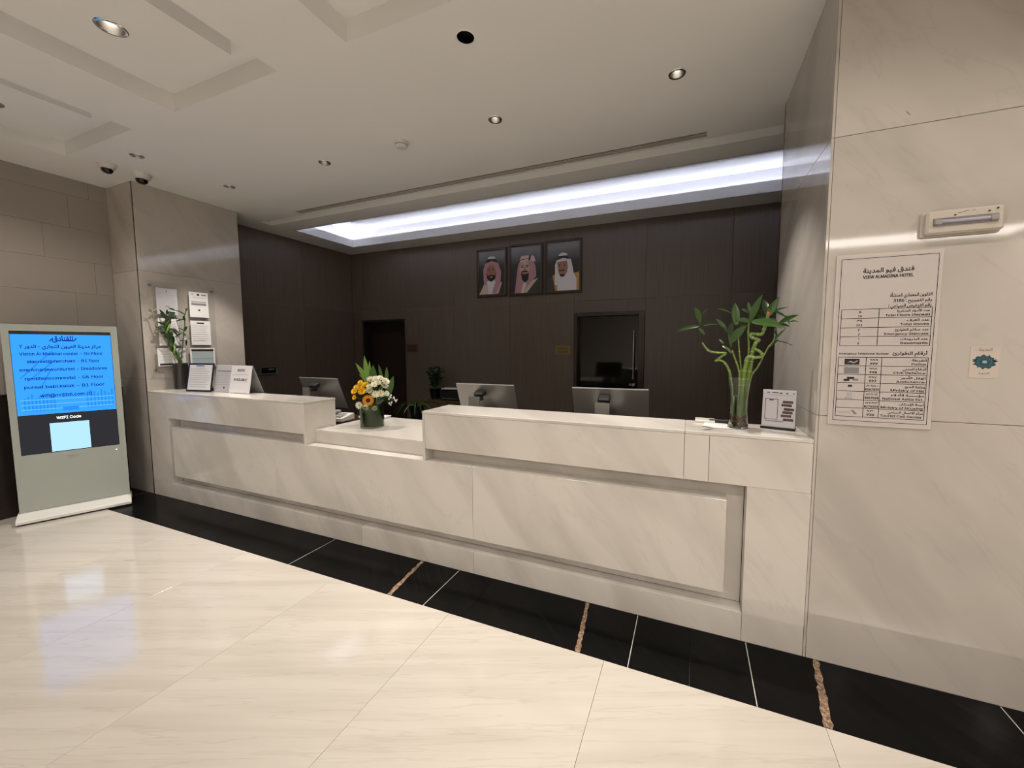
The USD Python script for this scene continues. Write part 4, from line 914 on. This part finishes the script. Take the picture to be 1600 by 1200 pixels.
YL = ['lower left of the bunch', 'lower right of the bunch, next to the white ones', 'middle of the bunch', 'right edge of the bunch', 'topmost of the bunch', 'small, upper left of the bunch', 'hanging lowest, under the bunch']
WL = ['upper left of the bunch', 'top middle of the bunch', 'topmost at the right', 'far right, upper row', 'right side below the upper row', 'middle, under the upper row', 'beside the yellow ones', 'left one of the lower row', 'middle one of the lower row', 'right one of the lower row', 'drooping low at the left rim', 'on the rim below the sunflower', 'lowest, on the rim at the middle', 'in the centre of the upper row', 'small, between yellow and white ones']
for i, f_ in enumerate(FLO_YEL): flower('yel', 'yellow_chrysanthemum', 'yellow chrysanthemum in the flower vase, '+YL[i], 'flower', 'yellow chrysanthemums', f_[:3], f_[3], outward(f_[:3]))
for f_ in FLO_SUN: flower('sun', 'sunflower', 'orange sunflower with a black centre low in the flower vase', 'flower', None, f_[:3], f_[3], outward(f_[:3], 1.6))
for i, f_ in enumerate(FLO_WHI): flower('whi', 'white_chrysanthemum', 'creamy white chrysanthemum in the flower vase, '+WL[i], 'flower', 'white chrysanthemums', f_[:3], f_[3]*1.05, outward(f_[:3]))
for f_ in FLO_TIN: flower('tin', 'small_white_blossom', 'tiny white blossom on a thin stem, right side of the flower vase', 'flower', 'tiny white blossoms', f_[:3], f_[3]*1.2, outward(f_[:3]))
ll = ['tallest pale green leaf blade standing up from the flowers', 'narrow pale leaf blade beside the tallest one', 'pale green leaf blade leaning left over the flowers', 'short curled leaf at the left above the yellow flowers', 'broad green leaf behind the white flowers', 'upright green leaf with a pale tip right of the broad one', 'upright dark green leaf right of centre', 'broad dark green leaf hanging out at the right of the flowers', 'small leaf between the white flowers', 'dark leaf under the yellow flowers', 'dark leaf low at the right of the sunflower']
for i, ((bt, w), lb) in enumerate(zip(FLO_L, ll)):
    b, e = np.array(bt[0])+VF, np.array(bt[1])+VF
    t = Th('leaf_blade', lb, 'leaf', tuple(b), group=None)
    t.w('blade', leaf(b, e, w, .04, tuple(cdir+np.array([0, 0, .1])), n=10), (M_LEAFL if i < 4 else M_LEAF if i < 7 else M_LEAFD if i > 7 else M_LEAF), smooth=60)
    if i < 8: t.w('stem', tube(smooth_path([b+(e-b)*.03, b*.5+VF*.5+np.array([0, 0, .12]), VF+np.array([(b-VF)[0]*.3, (b-VF)[1]*.3, .14])], 4), .0035, 6), M_STALK, smooth=50)

# ---- things on the low section's back corner
t = Th('desk_telephone', 'white and grey desk telephone behind the left ledge end, by the flowers', 'telephone', (-3.20, .52, .8915), .12)
t.l('body', trimesh.convex.convex_hull(np.array([(sx*.10, yy, zz) for sx in (-1, 1) for yy, zz in ((-.09, 0), (.09, 0), (-.09, .028), (.09, .060))])), M_WHITEP)
t.l('handset', cat(bx(-.095, -.045, -.085, .085, .062, .088, .008), bx(-.095, -.045, -.085, -.04, .04, .07, .006), bx(-.095, -.045, .04, .085, .055, .07, .006)), M_GREYP)
for i in range(3):
    for j in range(4): t.l('key', bx(-.02+.032*i, .002+.032*i, -.07+.028*j, -.052+.028*j, .032+.009*j, .041+.009*j, .002), M_GREYP)
t = Th('paper_stack', 'stack of white sheets on the back edge of the low section', 'papers', (-2.96, .74, .8915), .1)
t.l('sheets', bx(-.15, .15, -.06, .06, 0, .02, .001), M_SHEET); t.l('top_sheet', put(bx(-.15, .15, -.06, .06, .0205, .0215, 0), .006, .004, 0), M_SHEET)

# ---- things on the right ledge
t = Th('paper_sheet', 'loose white sheet under the bamboo vase, curling at its left corner', 'paper', (.155, .205, ZT+.0006), -.12)
V = []; n = 10
for i in range(n+1):
    for j in range(2): u = i/n; V.append((-.075+.19*u, (-.075, .075)[j], .006*max(0, .35-u)/.35*(1-j*.6)))
f = []
for i in range(n): f += [(2*i, 2*i+2, 2*i+3), (2*i, 2*i+3, 2*i+1)]
V = np.array(V); sh = trimesh.Trimesh(np.vstack([V, V-[0, 0, .0004]]), f+[(a+len(V), c+len(V), b+len(V)) for a, b, c in f], process=False)
t.l('sheet', sh, M_SHEET)
t = Th('card_reader', 'flat black card reader lying on the ledge behind the bamboo vase', 'card reader', (.20, .318, ZT+.0006), -.05)
t.l('case', bx(-.085, .10, -.018, .018, 0, .020, .004), M_BLACKP); t.l('display', bx(-.06, .0, -.012, .012, .0201, .0212, 0), M_GLOSSBLACK)
t = Th('paper_tray', 'small white tray at the back of the ledge left of the bamboo vase', 'tray', (.085, .30, ZT+.0006))
t.l('tray', bx(-.05, .06, -.025, .025, 0, .012, .002), M_WHITEP); t.l('tray_rim', bx(-.05, .06, .018, .025, .0121, .022, .001), M_WHITEP)
t = Th('acrylic_card_stand', 'white printed card in a clear stand with a dark foot, right of the bamboo vase', 'sign stand', (.457, .215, ZT+.0005), math.radians(-16))
cw_, ch_ = .158, .220
R_ = lambda m: rotx(m, -.10, (0, 0, .012))
t.l('foot', bx(-.083, .083, -.012, .055, 0, .012, .002), M_GLOSSBLACK)
M_CARD = mat('card_lilac', (.60, .58, .63), .3)
t.l('card', R_(bx(-cw_/2, cw_/2, .0, .004, .012, ch_, .001)), M_CARD)
t.l('clear_cover', R_(bx(-cw_/2, cw_/2, -.0035, -.0015, .012, ch_, 0)), M_CLEAR)
def cardp(m): return R_(m)
t.l('printed_phone', cardp(stand(ext(sbox(-.062, .058, -.008, .166).buffer(.004).difference(sbox(-.0605, .0595, -.0095, .1645).buffer(.003)), 0, .0005), -.0001)), M_INK)
t.l('printed_phone_notch', cardp(bx(-.046, -.026, -.0007, -.0001, .160, .166, 0)), M_INK)
for i, z in enumerate((.150, .132, .110, .092, .073, .052)):
    o = (.006, 0, .012, .006, 0, .011)[i]
    t.l('printed_bar', cardp(stand(ext(sbox(.014+o, z, .058+o, z+.010).buffer(.002), 0, .0005), -.0001)), mat('brown_bar', (.05, .028, .022), .5))
for i, (a, b, z) in enumerate(((-.06, -.045, .205), (-.035, -.005, .205), (.0, .014, .204), (.03, .042, .203), (.062, .07, .203))): t.l('printed_mark', cardp(bx(a, b, -.0007, -.0001, z-.003, z+.002, 0)), M_INK)
t.l('printed_rule', cardp(bx(-.05, .062, -.0007, -.0001, .190, .1912, 0)), M_INKG)
t.l('lettering', cardp(put(letters('SCAN FOR SERVICES', .085, .006, .0005, bold=1), -.018, -.0001, .042)), M_INK)

# ---- on the right marble wall
EX, EZ = 1.046, 2.132
t = Th('emergency_light', 'cream emergency light unit with a clear cover, high on the right marble wall', 'emergency light', (EX, -.0005, 2.080), 0)
t.l('mount_plate', bx(-.128, .128, -.012, 0, 0, .106, .003), M_CREAMP)
t.l('housing', bx(-.120, .126, -.042, -.0125, .004, .104, .008), M_CREAMP)
t.l('tube_recess', bx(-.100, .105, -.0445, -.0421, .036, .070, .001), mat('tube_recess_grey', (.20, .18, .20), .3))
t.l('lamp_tube', rotx(tube([(-.075, 0, 0), (.075, 0, 0)], .007, 12), 0).apply_translation((0, -.050, .053)), mat('tube_lilac', (.42, .40, .50), .3), smooth=40)
for x in (-.086, .090): t.l('tube_socket', bx(x-.012, x+.012, -.056, -.0446, .042, .064, .002), M_GREYP)
t.l('clear_cover', bx(-.105, .11, -.064, -.062, .030, .076, 0), M_CLEAR)
t.l('printed_mark', cat(*[bx(a, a+.012, -.0427, -.0421, b, b+.0025, 0) for a, b in ((-.022, .084), (-.010, .087), (.0, .091), (.022, .090))]), M_INKG)
for x, z in ((-.03, .078), (.075, .082), (.10, .09)): t.l('indicator', put(rotx(lathe([(0, 0), (.0035, 0), (.0035, .003), (0, .003)], 10), PI/2), x, -.0421, z), M_INK)
px0, px1, pz0, pz1 = .6235, 1.0075, 1.2265, 2.0315; pcx = (px0+px1)/2
t = Th('hotel_notice', 'large clear notice with a floor table and emergency numbers on the right marble wall', 'notice', (pcx, -.0005, pz0))
t.l('panel', bx(px0-pcx, px1-pcx, -.006, 0, 0, pz1-pz0, .0015), mat('notice_panel', (.56, .505, .475), .25))
t.l('sheet', bx(.634-pcx, .998-pcx, -.0068, -.0061, .012, .792, 0), mat('notice_sheet', (.53, .485, .475), .35))
Z = lambda z: z-pz0; X = lambda x: x-pcx; Y0 = -.0069
def rule(x0, x1, z0, z1): return bx(X(x0), X(x1), Y0-.0005, Y0, Z(z0), Z(z1), 0)
lw = .0011; rr = []
for z in (2.010, 1.250): rr.append(rule(.644, .991, z-.001, z+.001))
for x in (.644, .991): rr.append(rule(x-.001, x+.001, 1.25, 2.01))
t.l('printed_border', cat(*rr), M_INK)
rr = [rule(.654, .981, z-lw, z+lw) for z in (1.777, 1.735, 1.692, 1.650, 1.608)]+[rule(x-lw, x+lw, 1.608, 1.777) for x in (.654, .795, .981)]
t.l('printed_table', cat(*rr), M_INK)
zt2 = (1.553, 1.5125, 1.472, 1.432, 1.392, 1.351, 1.312, 1.270)
rr = [rule(.653, .980, z-lw, z+lw) for z in zt2]+[rule(x-lw, x+lw, 1.27, 1.553) for x in (.653, .759, .817, .98)]
t.l('printed_table', cat(*rr), M_INK)
def T(s_, x, z, w, h, al='c', b=1): t.l('lettering', put(letters(s_, w, h, .0005, al, b, 48), X(x), Y0, Z(z)), M_INK)
T('فندق فيو المدينة', .818, 1.943, .183, .020); T('VIEW ALMADINA HOTEL', .818, 1.917, .182, .0125, b=2)
T('التكوين المعماري للمنشأة', .977, 1.829, .146, .014, 'r'); T('رقم التصريح : 3186', .977, 1.805, .133, .013, 'r'); T('رقم الترخيص السياحي :', .977, 1.782, .150, .014, 'r')
for (a, b_, c, d, w1, w2), z in zip((('عدد الأدوار المتكررة', 'Total Floors (Repeat)', '١٤', '14', .115, .155), ('عدد الغرف', 'Total Rooms', '٣٦١', '361', .078, .10), ('عدد سلالم الطوارئ', 'Emergency Staircase', '٢', '2', .118, .155), ('عدد البدرومات', 'Basements', '٦', '6', .096, .095)), (1.777, 1.735, 1.692, 1.650)):
    T(a, .974, z-.017, w1, .0105, 'r'); T(b_, .974, z-.036, w2, .0095, 'r'); T(c, .725, z-.017, None, .0105); T(d, .725, z-.036, None, .0095)
T('Emergency Telephone Number', .655, 1.566, .186, .0085, 'l'); T('أرقام الطوارئ', .976, 1.566, .122, .014, 'r')
for (a, b_, c, d, w1, w2), z in zip((('الشرطة', 'Police', '٩٩٩', '999', .052, .050), ('الدفاع المدني', 'Civil Defence', '٩٩٨', '998', .082, .112), ('الهلال الأحمر', 'Ambulance', '٩٩٧', '997', .088, .100), ('وزارة الحج', 'Ministry of Haj', '٨٢٦٧٥٠٠', '8267500', .070, .118),
        ('مؤسسة الأدلاء', 'National Adilla Est.', '٨٢٦٧٠٦٨', '8267068', .118, .145), ('لجنة الإسكان', 'Ministry of Housing', '٨٢٧٠٣٢٣', '8270323', .086, .150), ('مركز الاتصال السياحي', 'Tourist Call Center', '٩٣٠', '930', .125, .150)), zt2[:-1]):
    T(a, .976, z-.017, w1, .010, 'r'); T(b_, .974, z-.035, w2, .0095, 'r'); big = len(d) > 3
    T(c, .788, z-.016, .046 if big else .030, .008); T(d, .788, z-.034, .052 if big else .028, .009, b=2)
for (a, b_, z0_, z1_, m) in ((.677, .734, 1.518, 1.545, M_INK), (.677, .734, 1.477, 1.506, M_INKG), (.690, .718, 1.450, 1.460, M_INK), (.678, .700, 1.440, 1.450, M_INK), (.712, .734, 1.442, 1.452, M_INKG), (.696, .712, 1.412, 1.422, M_INK), (.693, .713, 1.366, 1.384, M_INKL), (.686, .716, 1.356, 1.360, M_INKG), (.664, .71, 1.286, 1.294, M_INKL)):
    t.l('printed_emblem', rule(a, b_, z0_, z1_), m)
t.l('printed_emblem', panelpoly([(X(.688), Z(1.527)), (X(.70), Z(1.536)), (X(.712), Z(1.53)), (X(.728), Z(1.54)), (X(.726), Z(1.534)), (X(.712), Z(1.524)), (X(.70), Z(1.530))], Y0-.0006, .0005), M_INKL)
t.l('printed_emblem', panelpoly([(X(.712), Z(1.30)), (X(.722), Z(1.302)), (X(.738), Z(1.284)), (X(.728), Z(1.280))], Y0, .0005), M_INKG)
t = Th('wall_sticker', 'square pale sticker with a dark teal calligraphy medallion, right of the large notice', 'sticker', (1.168, -.0004, 1.466))
t.l('backing', bx(-.0475, .0475, -.001, 0, 0, .1375, 0), mat('sticker_pale', (.56, .49, .44), .4))
M_TEAL = mat('teal_print', (.012, .06, .085), .4); M_TEAL2 = mat('teal_print_light', (.05, .15, .18), .4)
def med(r, n, amp, ph=0): return [(r*1.12*(1+amp*math.sin(n*a+ph))*math.cos(a), .070+r*.92*(1+amp*math.cos(n*a*1.0+ph))*math.sin(a)) for a in np.linspace(0, 2*PI, 90)]
t.l('medallion', stand(ext(Polygon(med(.031, 11, .13)).buffer(0).difference(Point(0, .07).buffer(.006)), 0, .0004), -.001), M_TEAL)
for k in range(9):
    a = 2*PI*k/9+.3; cx_, cz_ = .021*math.cos(a), .070+.017*math.sin(a)
    s_ = affinity.rotate(Point(0, 0).buffer(1, 12), 0); s_ = affinity.scale(s_, .009, .003); s_ = s_.difference(affinity.translate(affinity.scale(Point(0, 0).buffer(1, 12), .008, .0028), .0, .0016))
    t.l('calligraphy_stroke', stand(ext(affinity.translate(affinity.rotate(s_, math.degrees(a)+70), cx_, cz_), 0, .0003), -.0015), M_TEAL2)
for a, sz in ((.35, .03), (2.75, .03), (3.5, .026), (.1, .024)):
    t.l('calligraphy_stroke', stand(ext(Polygon([(.029*math.cos(a)-.004, .070+.024*math.sin(a)-.003), (.044*math.cos(a), .070+.03*math.sin(a)), (.029*math.cos(a)+.004, .070+.024*math.sin(a)+.003)]), 0, .0004), -.001), M_TEAL)
t.l('pale_centre', stand(ext(sbox(-.007, .065, .007, .075), 0, .0003), -.0015), mat('pale_teal', (.35, .42, .48), .4))
t.l('lettering', put(letters('المدينة', .042, .012, .0004, bold=1), .0, -.001, .118), M_INKG); t.l('lettering', put(letters('المنورة', .032, .008, .0004, bold=1), .0, -.001, .018), M_INKG)

# ---- the low cabinet at the back wall with printer tray, and two dark plants
CBX = -3.50
M_CAB = wood('cabinet_wood', (.07, .05, .022), (.12, .085, .04), .4)
t = Th('wooden_cabinet', 'low brown wooden cabinet against the back wall between the dark door and the desk', 'cabinet', (CBX, 3.10, 0))
t.l('top', bx(-.62, .60, -.21, .225, .735, .76, .002), M_CAB)
t.l('carcass', bx(-.60, .58, -.185, .22, .001, .7345, .002), M_CAB)
for k in range(3):
    dr = t.l('door', bx(-.595+.39*k, -.215+.39*k, -.203, -.1855, .06, .725, .002), M_CAB)
    t.l('knob', put(rotx(lathe([(0, 0), (.012, 0), (.010, .018), (0, .02)], 12), PI/2), -.24+.39*k, -.2035, .45), M_STEEL, parent=dr)
t = Th('printer', 'black desk printer with white sheets on top, on the back cabinet', 'printer', (-3.50, 3.06, .7605), .05)
t.l('body', bx(-.20, .20, -.15, .15, 0, .165, .012), M_BLACKP); t.l('tray_slot', bx(-.16, .12, -.155, -.1505, .035, .045, .001), M_STEEL)
t.l('lid', bx(-.19, .19, -.14, .14, .1655, .185, .006), M_GLOSSBLACK)
ps = Th('paper_sheet', 'white sheets lying crooked on the black printer', 'paper', (-3.52, 3.0, .947), .25)
ps.l('sheet', bx(-.15, .15, -.10, .10, 0, .012, .001), M_SHEET)
def pot(t, r, h): t.l('pot', lathe([(0, .0005), (r*.72, .0005), (r*.98, h*.9), (r*1.05, h*.9), (r*1.05, h), (r*.92, h), (r*.9, h*.86), (0, h*.86)], 28), M_GLOSSBLACK, smooth=30)
t = Th('potted_plant', 'bushy dark plant in a pot on the back cabinet', 'plant', (-3.93, 3.12, .7605)); pot(t, .10, .16)
rg = random.Random(5)
for k in range(7):
    a = rg.random()*6.28; top = np.array([math.cos(a)*.10, math.sin(a)*.08, .30+rg.random()*.22]); b = np.array([math.cos(a)*.02, math.sin(a)*.02, .14])
    t.l('stem', tube(smooth_path([b, (b+top)/2+np.array([.01, .01, 0]), top], 3), .004, 6), M_STALKD)
    for j in range(9):
        u = .25+.75*j/8; p = b+(top-b)*u; aa = rg.random()*6.28; e = p+np.array([math.cos(aa)*.09, math.sin(aa)*.09, .02+rg.random()*.05])
        t.l('leaf', leaf(p, e, .045, .15, (0, -.6, 1)), M_LEAFD, smooth=60)
t = Th('potted_plant', 'spider plant with arching leaves on a black stand right of the dark door', 'plant', (-3.77, 2.42, .557)); pot(t, .11, .17)
for k in range(16):
    a = k*2*PI/16+rg.random()*.3; L = .22+.16*rg.random(); q = [np.array([math.cos(a)*L*u, math.sin(a)*L*u, .16+(.34+.1*math.sin(k*2.))*L/.3*(u-1.15*u*u)]) for u in (0.02, .3, .6, .85, 1.)]
    p_ = smooth_path(q, 3); s_ = np.array([-math.sin(a), math.cos(a), 0]); n = len(p_); W_ = [.011*math.sin(PI*(.15+.83*i/(n-1))) for i in range(n)]
    V = np.vstack([np.vstack([p_[i]-s_*W_[i], p_[i]+np.array([0, 0, -.003]), p_[i]+s_*W_[i]]) for i in range(n)]); f = []
    for i in range(n-1):
        for j in range(2): c_ = i*3+j; f += [(c_, c_+3, c_+4), (c_, c_+4, c_+1)]
    t.l('leaf', trimesh.Trimesh(V, f, process=False), M_LEAF if k % 3 else M_LEAFL, smooth=60)
t = Th('plant_stand', 'black plant stand under the spider plant behind the desk', 'stand', (-3.77, 2.42, 0))
t.l('top', lathe([(0, .537), (.13, .537), (.13, .5565), (0, .5565)], 28), M_BLACKP, smooth=30)
for k in range(3): a = k*2.094; t.l('leg', tube([(math.cos(a)*.12, math.sin(a)*.12, 0), (math.cos(a)*.09, math.sin(a)*.09, .537)], .011, 8), M_BLACKP)
